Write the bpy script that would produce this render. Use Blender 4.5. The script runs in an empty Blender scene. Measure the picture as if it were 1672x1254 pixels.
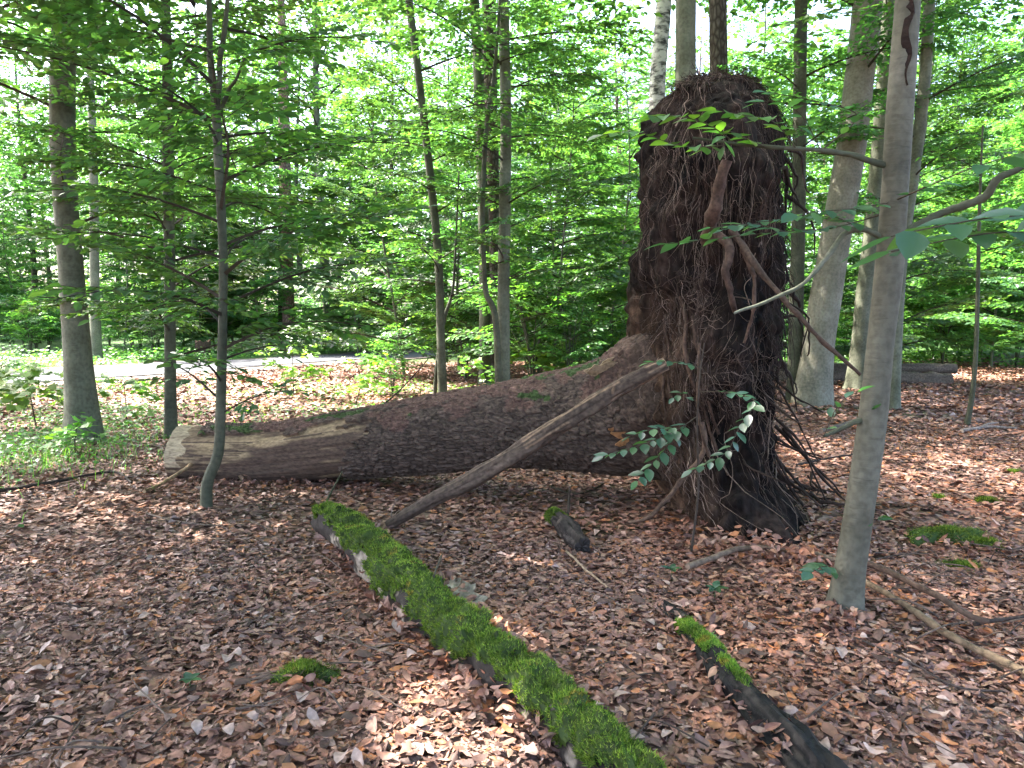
import bpy, math
import numpy as np
from mathutils import Vector, Matrix

sc = bpy.context.scene
COL = sc.collection
rng = np.random.default_rng(11)
R = math.radians

# ---------------------------------------------------------------- camera, sky, sun, exposure
FPX, CX, CY, CAMH, PITCH = 1250.0, 836.0, 627.0, 1.6, R(5.35)
cd = bpy.data.cameras.new('camera'); cam = bpy.data.objects.new('camera', cd); COL.objects.link(cam)
cam.location = (0, 0, CAMH); cam.rotation_euler = (math.pi / 2 - PITCH, 0, 0)
cd.sensor_width = 36.0; cd.lens = 36.0 * FPX / 1672.0; cd.clip_start = 0.05; cd.clip_end = 2000
sc.camera = cam

SUN_DIR = np.array([-0.62, 0.30, 0.95]); SUN_DIR = SUN_DIR / np.linalg.norm(SUN_DIR)   # towards the sun
world = bpy.data.worlds.new('World'); sc.world = world; world.use_nodes = True
wn = world.node_tree.nodes; wl = world.node_tree.links
sky = wn.new('ShaderNodeTexSky'); sky.sky_type = 'NISHITA'; sky.sun_disc = False
sky.sun_elevation = math.asin(SUN_DIR[2]); sky.sun_rotation = math.atan2(SUN_DIR[0], SUN_DIR[1])
sky.air_density = 0.75; sky.dust_density = 4.0; sky.ozone_density = 0.5
wn['Background'].inputs['Strength'].default_value = 0.15
wl.new(sky.outputs[0], wn['Background'].inputs['Color'])
sd = bpy.data.lights.new('sun', 'SUN'); sd.energy = 3.6; sd.angle = R(0.6); sd.color = (1.0, 0.95, 0.86)
sun = bpy.data.objects.new('sun', sd); COL.objects.link(sun)
sun.rotation_euler = Vector(SUN_DIR).to_track_quat('Z', 'Y').to_euler(); sun.location = (-10, 10, 30)
sc.view_settings.view_transform = 'Standard'; sc.view_settings.look = 'None'
sc.view_settings.gamma = 1.0; sc.view_settings.exposure = 3.3
sc.cycles.use_denoising = True
try:
    sc.cycles.denoiser = 'OPENIMAGEDENOISE'; sc.cycles.denoising_prefilter = 'ACCURATE'
except Exception: pass
sc.cycles.max_bounces = 10; sc.cycles.diffuse_bounces = 6; sc.cycles.glossy_bounces = 2
sc.cycles.transmission_bounces = 6; sc.cycles.transparent_max_bounces = 4
sc.cycles.caustics_reflective = False; sc.cycles.caustics_refractive = False
sc.cycles.sample_clamp_indirect = 6.0
sc.cycles.use_adaptive_sampling = True; sc.cycles.adaptive_threshold = 0.02

# ---------------------------------------------------------------- numeric helpers
def _hash(ix, iy, iz, seed):
    ix = np.asarray(ix); iy = np.asarray(iy); iz = np.asarray(iz)
    h = (ix.astype(np.int64) * 374761393 + iy.astype(np.int64) * 668265263 + iz.astype(np.int64) * 2147483647 + seed * 974711) & 0xFFFFFFFF
    h = ((h ^ (h >> 13)) * 1274126177) & 0xFFFFFFFF
    h = ((h ^ (h >> 16)) * 2246822519) & 0xFFFFFFFF
    return ((h ^ (h >> 15)) & 0xFFFFFF) / float(0xFFFFFF)

def vnoise(p, seed=0):
    p = np.asarray(p, float); i = np.floor(p); f = p - i; f = f * f * (3 - 2 * f); i = i.astype(np.int64)
    x, y, z = i[..., 0], i[..., 1], i[..., 2]; fx, fy, fz = f[..., 0], f[..., 1], f[..., 2]
    r = 0
    for dx in (0, 1):
        for dy in (0, 1):
            for dz in (0, 1):
                w = (fx if dx else 1 - fx) * (fy if dy else 1 - fy) * (fz if dz else 1 - fz)
                r = r + w * _hash(x + dx, y + dy, z + dz, seed)
    return r * 2 - 1

def fbm(p, octv=4, seed=0, gain=0.5):
    p = np.asarray(p, float); a, s, r = 1.0, 1.0, 0
    for k in range(octv):
        r = r + a * vnoise(p * s + 17.3 * k, seed + k); a *= gain; s *= 2.03
    return r

def cells(u, v, pu, seed=0):
    """2-D cell noise, u periodic with pu cells: distance to edge-ish (F2-F1) and a random per cell"""
    iu, iv = np.floor(u).astype(np.int64), np.floor(v).astype(np.int64)
    f1 = np.full(u.shape, 9.0); f2 = np.full(u.shape, 9.0); cid = np.zeros(u.shape)
    for du in (-1, 0, 1):
        for dv in (-1, 0, 1):
            cu, cv = iu + du, iv + dv; wu = np.mod(cu, pu); z0 = np.zeros_like(cu)
            px = cu + 0.15 + 0.7 * _hash(wu, cv, z0, seed); py = cv + 0.15 + 0.7 * _hash(wu, cv, z0, seed + 1)
            d = np.hypot(u - px, v - py); c = _hash(wu, cv, z0, seed + 2)
            n = d < f1
            f2 = np.where(n, f1, np.minimum(f2, d)); cid = np.where(n, c, cid); f1 = np.where(n, d, f1)
    return f2 - f1, cid

def norm(v):
    return v / np.maximum(np.linalg.norm(v, axis=-1, keepdims=True), 1e-9)

def smooth_path(pts, n):
    """Catmull-Rom through rows of pts (any width), n samples"""
    pts = np.asarray(pts, float); m = len(pts)
    if m == 2:
        t = np.linspace(0, 1, n)[:, None]; return pts[0] * (1 - t) + pts[1] * t
    d = np.r_[0, np.cumsum(np.linalg.norm(np.diff(pts[:, :3], axis=0), axis=1))]; q = np.linspace(0, d[-1], n)
    k = np.clip(np.searchsorted(d, q, side='right') - 1, 0, m - 2); t = ((q - d[k]) / np.maximum(d[k + 1] - d[k], 1e-9))[:, None]
    p0 = pts[np.maximum(k - 1, 0)]; p1 = pts[k]; p2 = pts[k + 1]; p3 = pts[np.minimum(k + 2, m - 1)]
    return 0.5 * (2 * p1 + (p2 - p0) * t + (2 * p0 - 5 * p1 + 4 * p2 - p3) * t ** 2 + (3 * p1 - p0 - 3 * p2 + p3) * t ** 3)

class MB:
    """collects vertices, faces, colours; builds ONE mesh"""
    def __init__(s): s.v, s.q, s.t, s.c, s.qm, s.tm, s.n = [], [], [], [], [], [], 0
    def add(s, v, q=None, t=None, col=(1, 1, 1), mat=0):
        v = np.asarray(v, float).reshape(-1, 3); c = np.asarray(col, float)
        s.v.append(v); s.c.append(np.broadcast_to(c, (len(v), 3)) if c.ndim == 1 else c.reshape(-1, 3))
        if q is not None and len(q): q = np.asarray(q).reshape(-1, 4); s.q.append(q + s.n); s.qm.append(np.full(len(q), mat))
        if t is not None and len(t): t = np.asarray(t).reshape(-1, 3); s.t.append(t + s.n); s.tm.append(np.full(len(t), mat))
        s.n += len(v); return s
    def mesh(s, name, mats, smooth=False, off=(0, 0, 0)):
        me = bpy.data.meshes.new(name)
        v = np.concatenate(s.v) - np.asarray(off, float)
        q = np.concatenate(s.q) if s.q else np.zeros((0, 4), int); t = np.concatenate(s.t) if s.t else np.zeros((0, 3), int)
        me.vertices.add(len(v)); me.vertices.foreach_set('co', v.ravel())
        me.loops.add(q.size + t.size); me.loops.foreach_set('vertex_index', np.r_[q.ravel(), t.ravel()].astype(np.int32))
        me.polygons.add(len(q) + len(t))
        ls = np.r_[np.arange(len(q)) * 4, q.size + np.arange(len(t)) * 3].astype(np.int32)
        me.polygons.foreach_set('loop_start', ls)
        me.polygons.foreach_set('material_index', np.concatenate(s.qm + s.tm).astype(np.int32))
        me.polygons.foreach_set('use_smooth', np.full(len(ls), smooth, bool))
        a = me.attributes.new('Col', 'FLOAT_COLOR', 'POINT'); c = np.concatenate(s.c)
        a.data.foreach_set('color', np.c_[c, np.ones(len(c))].ravel().astype(np.float32))
        for m in mats: me.materials.append(m)
        me.update(calc_edges=True); me.validate()
        return me

def tubes(paths, rad, sides=4, cap=False):
    """batch of tubes: paths (M,N,3), rad (M,N) -> verts, quads"""
    paths = np.asarray(paths, float); rad = np.asarray(rad, float)
    if paths.ndim == 2: paths = paths[None]; rad = rad[None]
    M, N, _ = paths.shape
    tan = norm(np.gradient(paths, axis=1)); avg = norm(paths[:, -1] - paths[:, 0])
    ax = np.where(np.abs(avg[:, 2:3]) > 0.7, np.array([[1.0, 0, 0]]), np.array([[0, 0, 1.0]]))
    ref = norm(np.cross(avg, ax))[:, None, :]
    u = norm(np.cross(tan, ref)); w = np.cross(tan, u)
    a = np.arange(sides) * 2 * math.pi / sides
    v = paths[:, :, None] + rad[:, :, None, None] * (np.cos(a)[:, None] * u[:, :, None] + np.sin(a)[:, None] * w[:, :, None])
    idx = np.arange(M * N * sides).reshape(M, N, sides); nx = np.roll(idx, -1, axis=2)
    q = np.stack([idx[:, :-1], nx[:, :-1], nx[:, 1:], idx[:, 1:]], axis=-1).reshape(-1, 4)
    return v.reshape(-1, 3), q

def grid_quads(nu, nv, wrap):
    i = np.arange(nu * nv).reshape(nu, nv)
    j = np.roll(i, -1, axis=1) if wrap else i[:, 1:]
    a = i if wrap else i[:, :-1]
    return np.stack([a[:-1], j[:-1], j[1:], a[1:]], axis=-1).reshape(-1, 4)

# ---------------------------------------------------------------- pixel -> place (photograph pixels, 1672 x 1254)
def ray(px, py):
    return np.array([(px - CX) / FPX, math.cos(PITCH) + (CY - py) / FPX * math.sin(PITCH), -math.sin(PITCH) + (CY - py) / FPX * math.cos(PITCH)])
def P(px, py, Y):
    d = ray(px, py); return np.array([0, 0, CAMH]) + d * (Y / d[1])
def pxm(w, Y): return w / FPX * Y
MOUNDS = [(2.3, 5.3, 0.05, 0.5), (2.4, 5.8, 0.10, 0.6), (1.7, 4.75, 0.01, 0.5), (3.15, 5.55, 0.12, 0.42), (3.05, 4.95, 0.06, 0.3), (-1.5, 9.5, 0.08, 1.2), (2.05, 3.95, 0.03, 0.22)]
def H(x, y):
    x = np.asarray(x, float); y = np.asarray(y, float); p = np.stack([x, y, np.zeros_like(x)], -1)
    h = 0.05 * vnoise(p * 0.45, 3) + 0.018 * vnoise(p * 1.9, 4)
    for mx, my, a, r in MOUNDS: h = h + a * np.exp(-((x - mx) ** 2 + (y - my) ** 2) / (r * r))
    far = np.clip((y - 36) / 40, 0, 1); return h + 1.2 * far * far
def G(px, py, dz=0.0):
    d = ray(px, py); t = CAMH / max(-d[2], 1e-3)
    for _ in range(25):
        p = d * t; t += 0.7 * (CAMH + p[2] - float(H(p[0], p[1]))) / -d[2]
    p = d * t; return np.array([p[0], p[1], CAMH + p[2] + dz])

# ---------------------------------------------------------------- materials
def new_mat(name):
    m = bpy.data.materials.new(name); m.use_nodes = True; nt = m.node_tree; nt.nodes.clear()
    return m, nt.nodes, nt.links
def N(nodes, t, **kw):
    n = nodes.new(t)
    for k, v in kw.items():
        if k.startswith('i_'): n.inputs[k[2:].replace('_', ' ')].default_value = v
        else: setattr(n, k, v)
    return n
def ramp(nodes, stops):
    r = nodes.new('ShaderNodeValToRGB'); e = r.color_ramp.elements
    while len(e) < len(stops): e.new(0.5)
    for k, (p, c) in enumerate(stops): e[k].position = p; e[k].color = (*c, 1)
    return r

def mat_leaf(name, trans=0.5, gloss=0.07, tint=(1.0, 1.0, 1.0), rough=0.38):
    m, n, l = new_mat(name)
    at = N(n, 'ShaderNodeAttribute', attribute_name='Col'); oi = N(n, 'ShaderNodeObjectInfo')
    hsv = N(n, 'ShaderNodeHueSaturation')
    mr = N(n, 'ShaderNodeMapRange'); mr.inputs[3].default_value = 0.485; mr.inputs[4].default_value = 0.515
    mv = N(n, 'ShaderNodeMapRange'); mv.inputs[3].default_value = 0.8; mv.inputs[4].default_value = 1.2
    l.new(oi.outputs['Random'], mr.inputs[0]); l.new(oi.outputs['Random'], mv.inputs[0])
    l.new(mr.outputs[0], hsv.inputs['Hue']); l.new(mv.outputs[0], hsv.inputs['Value']); l.new(at.outputs['Color'], hsv.inputs['Color'])
    tn = N(n, 'ShaderNodeMix', data_type='RGBA', blend_type='MULTIPLY'); tn.inputs[0].default_value = 1
    l.new(hsv.outputs[0], tn.inputs[6]); tn.inputs[7].default_value = (*tint, 1)
    tb = N(n, 'ShaderNodeMix', data_type='RGBA', blend_type='MULTIPLY'); tb.inputs[0].default_value = 1
    l.new(tn.outputs[2], tb.inputs[6]); tb.inputs[7].default_value = (1.85, 2.1, 0.8, 1)
    d = N(n, 'ShaderNodeBsdfDiffuse'); t = N(n, 'ShaderNodeBsdfTranslucent'); g = N(n, 'ShaderNodeBsdfGlossy'); g.inputs['Roughness'].default_value = rough
    l.new(tn.outputs[2], d.inputs[0]); l.new(tb.outputs[2], t.inputs[0])
    m1 = N(n, 'ShaderNodeMixShader'); m1.inputs[0].default_value = trans; l.new(d.outputs[0], m1.inputs[1]); l.new(t.outputs[0], m1.inputs[2])
    m2 = N(n, 'ShaderNodeMixShader'); m2.inputs[0].default_value = gloss; l.new(m1.outputs[0], m2.inputs[1]); l.new(g.outputs[0], m2.inputs[2])
    o = N(n, 'ShaderNodeOutputMaterial'); l.new(m2.outputs[0], o.inputs[0]); return m

def mat_attr(name, rough=0.7, spec=0.3, nscale=0, namp=0.35, bump=0.0, bscale=60, bdist=0.01, stretch=(1, 1, 1)):
    """principled, colour from the attribute Col times fine noise"""
    m, n, l = new_mat(name)
    at = N(n, 'ShaderNodeAttribute', attribute_name='Col'); b = N(n, 'ShaderNodeBsdfPrincipled', i_Roughness=rough)
    b.inputs['Specular IOR Level'].default_value = spec
    src = at.outputs['Color']
    tc = N(n, 'ShaderNodeTexCoord'); mp = N(n, 'ShaderNodeMapping'); mp.inputs['Scale'].default_value = stretch; l.new(tc.outputs['Object'], mp.inputs[0])
    if nscale:
        nz = N(n, 'ShaderNodeTexNoise'); nz.inputs['Scale'].default_value = nscale; nz.inputs['Detail'].default_value = 5; l.new(mp.outputs[0], nz.inputs[0])
        mr = N(n, 'ShaderNodeMapRange'); mr.inputs[1].default_value = 0.3; mr.inputs[2].default_value = 0.7; mr.inputs[3].default_value = 1 - namp; mr.inputs[4].default_value = 1 + namp
        l.new(nz.outputs[0], mr.inputs[0])
        mx = N(n, 'ShaderNodeMix', data_type='RGBA', blend_type='MULTIPLY'); mx.inputs[0].default_value = 1
        l.new(src, mx.inputs[6]); l.new(mr.outputs[0], mx.inputs[7]); src = mx.outputs[2]
    l.new(src, b.inputs['Base Color'])
    if bump:
        nb = N(n, 'ShaderNodeTexNoise'); nb.inputs['Scale'].default_value = bscale; nb.inputs['Detail'].default_value = 6; nb.inputs['Roughness'].default_value = 0.65; l.new(mp.outputs[0], nb.inputs[0])
        bp = N(n, 'ShaderNodeBump'); bp.inputs['Strength'].default_value = bump; bp.inputs['Distance'].default_value = bdist
        l.new(nb.outputs[0], bp.inputs['Height']); l.new(bp.outputs[0], b.inputs['Normal'])
    o = N(n, 'ShaderNodeOutputMaterial'); l.new(b.outputs[0], o.inputs[0]); return m

def mat_smooth_bark(name, c1, c2, c3, band=1.0):
    """grey beech bark: blotches, algae, thin cross bands"""
    m, n, l = new_mat(name)
    tc = N(n, 'ShaderNodeTexCoord'); b = N(n, 'ShaderNodeBsdfPrincipled', i_Roughness=0.75); b.inputs['Specular IOR Level'].default_value = 0.25
    n1 = N(n, 'ShaderNodeTexNoise'); n1.inputs['Scale'].default_value = 3.2; n1.inputs['Detail'].default_value = 6; l.new(tc.outputs['Object'], n1.inputs[0])
    r1 = ramp(n, [(0.32, c1), (0.55, c2), (0.75, c3)]); l.new(n1.outputs[0], r1.inputs[0])
    mp = N(n, 'ShaderNodeMapping'); mp.inputs['Scale'].default_value = (9, 9, 60); l.new(tc.outputs['Object'], mp.inputs[0])
    n2 = N(n, 'ShaderNodeTexNoise'); n2.inputs['Scale'].default_value = 1.0; n2.inputs['Detail'].default_value = 4; l.new(mp.outputs[0], n2.inputs[0])
    r2 = ramp(n, [(0.25, (0.72, 0.72, 0.72)), (0.38, (1, 1, 1)), (0.62, (1, 1, 1)), (0.8, (1.0, 1.0, 1.0))]); l.new(n2.outputs[0], r2.inputs[0])
    n3 = N(n, 'ShaderNodeTexNoise'); n3.inputs['Scale'].default_value = 26; n3.inputs['Detail'].default_value = 5; l.new(tc.outputs['Object'], n3.inputs[0])
    r3 = ramp(n, [(0.3, (0.72, 0.72, 0.72)), (0.6, (1.1, 1.1, 1.1))]); l.new(n3.outputs[0], r3.inputs[0])
    mx = N(n, 'ShaderNodeMix', data_type='RGBA', blend_type='MULTIPLY'); mx.inputs[0].default_value = band; l.new(r1.outputs[0], mx.inputs[6]); l.new(r2.outputs[0], mx.inputs[7])
    my = N(n, 'ShaderNodeMix', data_type='RGBA', blend_type='MULTIPLY'); my.inputs[0].default_value = 1; l.new(mx.outputs[2], my.inputs[6]); l.new(r3.outputs[0], my.inputs[7])
    at = N(n, 'ShaderNodeAttribute', attribute_name='Col')
    mz = N(n, 'ShaderNodeMix', data_type='RGBA', blend_type='MULTIPLY'); mz.inputs[0].default_value = 1; l.new(my.outputs[2], mz.inputs[6]); l.new(at.outputs['Color'], mz.inputs[7])
    l.new(mz.outputs[2], b.inputs['Base Color'])
    bp = N(n, 'ShaderNodeBump'); bp.inputs['Strength'].default_value = 0.35; bp.inputs['Distance'].default_value = 0.01
    ad = N(n, 'ShaderNodeMath', operation='ADD'); l.new(n2.outputs[0], ad.inputs[0]); l.new(n3.outputs[0], ad.inputs[1]); l.new(ad.outputs[0], bp.inputs['Height']); l.new(bp.outputs[0], b.inputs['Normal'])
    o = N(n, 'ShaderNodeOutputMaterial'); l.new(b.outputs[0], o.inputs[0]); return m

def mat_rough_bark(name, c1, c2, zs=6.0, scale=14):
    m, n, l = new_mat(name)
    tc = N(n, 'ShaderNodeTexCoord'); b = N(n, 'ShaderNodeBsdfPrincipled', i_Roughness=0.9); b.inputs['Specular IOR Level'].default_value = 0.1
    mp = N(n, 'ShaderNodeMapping'); mp.inputs['Scale'].default_value = (scale, scale, zs); l.new(tc.outputs['Object'], mp.inputs[0])
    vo = N(n, 'ShaderNodeTexVoronoi', feature='DISTANCE_TO_EDGE'); vo.inputs['Scale'].default_value = 1; l.new(mp.outputs[0], vo.inputs[0])
    n1 = N(n, 'ShaderNodeTexNoise'); n1.inputs['Scale'].default_value = 3; n1.inputs['Detail'].default_value = 6; l.new(mp.outputs[0], n1.inputs[0])
    ml = N(n, 'ShaderNodeMath', operation='MULTIPLY'); l.new(vo.outputs[0], ml.inputs[0]); l.new(n1.outputs[0], ml.inputs[1])
    r = ramp(n, [(0.0, c1), (0.22, c2)]); l.new(ml.outputs[0], r.inputs[0]); l.new(r.outputs[0], b.inputs['Base Color'])
    bp = N(n, 'ShaderNodeBump'); bp.inputs['Strength'].default_value = 0.8; bp.inputs['Distance'].default_value = 0.03
    l.new(ml.outputs[0], bp.inputs['Height']); l.new(bp.outputs[0], b.inputs['Normal'])
    o = N(n, 'ShaderNodeOutputMaterial'); l.new(b.outputs[0], o.inputs[0]); return m

def mat_birch(name):
    m, n, l = new_mat(name)
    tc = N(n, 'ShaderNodeTexCoord'); b = N(n, 'ShaderNodeBsdfPrincipled', i_Roughness=0.7)
    mp = N(n, 'ShaderNodeMapping'); mp.inputs['Scale'].default_value = (4, 4, 9); l.new(tc.outputs['Object'], mp.inputs[0])
    n1 = N(n, 'ShaderNodeTexNoise'); n1.inputs['Scale'].default_value = 1.3; n1.inputs['Detail'].default_value = 8; n1.inputs['Roughness'].default_value = 0.65; l.new(mp.outputs[0], n1.inputs[0])
    r = ramp(n, [(0.40, (0.03, 0.028, 0.025)), (0.49, (0.30, 0.29, 0.26)), (0.56, (0.62, 0.6, 0.55))]); l.new(n1.outputs[0], r.inputs[0])
    l.new(r.outputs[0], b.inputs['Base Color'])
    o = N(n, 'ShaderNodeOutputMaterial'); l.new(b.outputs[0], o.inputs[0]); return m

def mat_ground():
    m, n, l = new_mat('forest_floor')
    tc = N(n, 'ShaderNodeTexCoord'); b = N(n, 'ShaderNodeBsdfPrincipled', i_Roughness=0.8); b.inputs['Specular IOR Level'].default_value = 0.2
    vo = N(n, 'ShaderNodeTexVoronoi'); vo.inputs['Scale'].default_value = 15; l.new(tc.outputs['Object'], vo.inputs[0])
    sp = N(n, 'ShaderNodeSeparateColor'); l.new(vo.outputs['Color'], sp.inputs[0])
    r = ramp(n, [(0.0, (0.03, 0.018, 0.013)), (0.3, (0.085, 0.045, 0.03)), (0.6, (0.15, 0.085, 0.06)), (0.85, (0.20, 0.13, 0.10)), (1.0, (0.28, 0.20, 0.16))]); l.new(sp.outputs[0], r.inputs[0])
    n1 = N(n, 'ShaderNodeTexNoise'); n1.inputs['Scale'].default_value = 0.25; n1.inputs['Detail'].default_value = 6; l.new(tc.outputs['Object'], n1.inputs[0])
    sx = N(n, 'ShaderNodeSeparateXYZ'); l.new(tc.outputs['Object'], sx.inputs[0])
    mr = N(n, 'ShaderNodeMapRange'); mr.inputs[1].default_value = 18; mr.inputs[2].default_value = 34; mr.inputs[3].default_value = 0.0; mr.inputs[4].default_value = 0.4; l.new(sx.outputs['Y'], mr.inputs[0])
    ad = N(n, 'ShaderNodeMath', operation='ADD'); l.new(mr.outputs[0], ad.inputs[0]); l.new(n1.outputs[0], ad.inputs[1])
    rg = ramp(n, [(0.58, (0, 0, 0)), (0.75, (1, 1, 1))]); l.new(ad.outputs[0], rg.inputs[0])
    mx = N(n, 'ShaderNodeMix', data_type='RGBA'); l.new(rg.outputs[0], mx.inputs[0]); l.new(r.outputs[0], mx.inputs[6]); mx.inputs[7].default_value = (0.055, 0.11, 0.03, 1)
    l.new(mx.outputs[2], b.inputs['Base Color'])
    bp = N(n, 'ShaderNodeBump'); bp.inputs['Strength'].default_value = 0.7; bp.inputs['Distance'].default_value = 0.03
    l.new(vo.outputs['Distance'], bp.inputs['Height']); l.new(bp.outputs[0], b.inputs['Normal'])
    o = N(n, 'ShaderNodeOutputMaterial'); l.new(b.outputs[0], o.inputs[0]); return m

def mat_noise(name, stops, scale=8, rough=0.9, bump=0.3, bdist=0.01, detail=8):
    m, n, l = new_mat(name)
    tc = N(n, 'ShaderNodeTexCoord'); b = N(n, 'ShaderNodeBsdfPrincipled', i_Roughness=rough); b.inputs['Specular IOR Level'].default_value = 0.25
    n1 = N(n, 'ShaderNodeTexNoise'); n1.inputs['Scale'].default_value = scale; n1.inputs['Detail'].default_value = detail; n1.inputs['Roughness'].default_value = 0.65; l.new(tc.outputs['Object'], n1.inputs[0])
    r = ramp(n, stops); l.new(n1.outputs[0], r.inputs[0]); l.new(r.outputs[0], b.inputs['Base Color'])
    n2 = N(n, 'ShaderNodeTexNoise'); n2.inputs['Scale'].default_value = scale * 6; n2.inputs['Detail'].default_value = 6; l.new(tc.outputs['Object'], n2.inputs[0])
    bp = N(n, 'ShaderNodeBump'); bp.inputs['Strength'].default_value = bump; bp.inputs['Distance'].default_value = bdist
    l.new(n2.outputs[0], bp.inputs['Height']); l.new(bp.outputs[0], b.inputs['Normal'])
    o = N(n, 'ShaderNodeOutputMaterial'); l.new(b.outputs[0], o.inputs[0]); return m

M_LEAF = mat_leaf('beech_leaf', 0.5, 0.06)
M_LEAF_NEAR = mat_leaf('beech_leaf_near', 0.42, 0.09, rough=0.34)
M_MOSS = mat_leaf('moss', 0.3, 0.02, rough=0.6)
M_TWIG = mat_attr('twig_bark', 0.85, 0.15, 30, 0.3)
M_LITTER = mat_attr('dry_leaf', 0.6, 0.4, 45, 0.28, bump=0.25, bscale=120, bdist=0.004)
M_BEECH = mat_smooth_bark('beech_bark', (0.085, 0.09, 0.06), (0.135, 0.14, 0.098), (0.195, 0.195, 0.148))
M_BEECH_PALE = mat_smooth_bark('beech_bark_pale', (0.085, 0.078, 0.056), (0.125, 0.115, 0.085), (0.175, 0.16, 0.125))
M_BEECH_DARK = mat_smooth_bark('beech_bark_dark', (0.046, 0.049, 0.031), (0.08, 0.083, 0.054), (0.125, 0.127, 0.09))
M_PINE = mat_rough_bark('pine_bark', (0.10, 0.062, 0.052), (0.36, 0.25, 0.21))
M_BEECH_LIT = mat_smooth_bark('beech_bark_lit', (0.14, 0.13, 0.095), (0.205, 0.19, 0.145), (0.27, 0.255, 0.20))  # sunlit paleness of the leaning beech put into its bark colour
M_SPRUCE = mat_rough_bark('spruce_bark', (0.04, 0.032, 0.026), (0.15, 0.13, 0.11))
M_BIRCH = mat_birch('birch_bark')
M_FALLEN = mat_attr('fallen_trunk', 0.85, 0.2, 55, 0.4, bump=0.5, bscale=90, bdist=0.012, stretch=(0.35, 1, 1))
M_SOIL = mat_attr('root_soil', 0.95, 0.1, 22, 0.6, bump=1.0, bscale=26, bdist=0.03, stretch=(1, 1, 0.5))
M_ROOT = mat_attr('root_bark', 0.85, 0.2, 40, 0.4, bump=0.4, bscale=60, bdist=0.006)
M_DEAD = mat_attr('dead_wood', 0.8, 0.2, 30, 0.45, bump=0.6, bscale=50, bdist=0.008)
M_GROUND = mat_ground()
M_ROAD = mat_noise('asphalt', [(0.3, (0.055, 0.056, 0.062)), (0.7, (0.09, 0.092, 0.10))], 3, 0.85, 0.2, 0.005)
M_VERGE = mat_noise('gravel_verge', [(0.3, (0.10, 0.08, 0.065)), (0.7, (0.19, 0.16, 0.135))], 5, 0.95, 0.5, 0.02)

# ---------------------------------------------------------------- object helpers
def link(o): COL.objects.link(o); return o
def tag(o, label=None, cat=None, group=None, kind=None):
    for k, v in (('label', label), ('category', cat), ('group', group), ('kind', kind)):
        if v: o[k] = v
    return o
def thing(name, label, cat, loc=(0, 0, 0), group=None):
    o = link(bpy.data.objects.new(name, None)); o.location = loc; o.empty_display_size = 0.2
    return tag(o, label, cat, group)
def part(name, mb, mats, parent, off=None, smooth=False, kind=None, label=None):
    off = parent.location if off is None else off
    o = link(bpy.data.objects.new(name, mb.mesh(name, mats, smooth, off))); o.parent = parent
    if kind: o['kind'] = kind
    if label: o['label'] = label
    return o
def single(name, mb, mats, label, cat, loc=(0, 0, 0), group=None, kind=None, smooth=False):
    o = link(bpy.data.objects.new(name, mb.mesh(name, mats, smooth, loc))); o.location = loc
    return tag(o, label, cat, group, kind)
def copy_tree(root, loc, rz=0, s=1.0):
    c = link(root.copy()); c.location = loc; c.rotation_euler = (0, 0, rz); c.scale = (s, s, s)
    for ch in root.children:
        k = link(ch.copy()); k.parent = c
    return c

# ---------------------------------------------------------------- leaves
HEX = np.array([[0, 0, 0], [0.28, 0.27, 0.05], [0.68, 0.25, 0.05], [1.0, 0, -0.04], [0.68, -0.25, 0.05], [0.28, -0.27, 0.05]])
HEXQ = np.array([[0, 3, 2, 1], [0, 5, 4, 3]])
DIA = np.array([[0, 0, 0], [0.45, 0.3, 0.04], [1.0, 0, -0.03], [0.45, -0.3, 0.04]]); DIAQ = np.array([[0, 3, 2, 1]])
def _maple():
    tips = [(0, 0.0), (0.10, 0.20), (-0.08, 0.48), (0.26, 0.34), (0.42, 0.62), (0.58, 0.30), (0.66, 0.26), (1.0, 0.0)]
    v = [(x, y, 0.04 * abs(y)) for x, y in tips] + [(x, -y, 0.04 * abs(y)) for x, y in tips[1:-1][::-1]] + [(0.35, 0, 0)]
    n = len(v) - 1
    return np.array(v), np.array([[n, (i + 1) % n, i] for i in range(n)])
MAPV, MAPT = _maple()

GAPS = []; GAP_OFF = np.zeros(3)        # gaps in the canopy: (point on the floor, radius) along the way to the sun
def leaves(mb, B, D, Nn, L, col, shape='hex', mat=0, wid=1.0):
    B, D, Nn = np.asarray(B, float), norm(np.asarray(D, float)), np.asarray(Nn, float)
    for c, rg in GAPS:
        w = B + GAP_OFF - c; t = w @ SUN_DIR; k = (np.linalg.norm(w - t[:, None] * SUN_DIR, axis=1) > rg) | (t < 2.5)
        if not k.all(): B, D, Nn, L, col = B[k], D[k], Nn[k], np.asarray(L)[k], np.asarray(col)[k]
    if not len(B): return
    S = norm(np.cross(Nn, D)); Nn = np.cross(D, S)
    T = {'hex': HEX, 'dia': DIA, 'maple': MAPV}[shape]
    v = B[:, None] + L[:, None, None] * (T[None, :, 0:1] * D[:, None] + wid * T[None, :, 1:2] * S[:, None] + T[None, :, 2:3] * Nn[:, None])
    k = np.arange(len(B))[:, None, None] * len(T); c = np.repeat(np.asarray(col), len(T), axis=0)
    if shape == 'maple': mb.add(v, t=(k + MAPT[None]).reshape(-1, 3), col=c, mat=mat)
    else: mb.add(v, q=(k + (HEXQ if shape == 'hex' else DIAQ)[None]).reshape(-1, 4), col=c, mat=mat)

LEAF_PAL = np.array([[0.052, 0.125, 0.042], [0.064, 0.145, 0.042], [0.045, 0.110, 0.046], [0.085, 0.165, 0.042], [0.055, 0.130, 0.058]])
def leaf_cols(n, tint=(1, 1, 1), r=None):
    r = r or rng
    return 1.15 * LEAF_PAL[r.integers(0, len(LEAF_PAL), n)] * r.uniform(0.75, 1.25, (n, 1)) * np.asarray(tint)

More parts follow.
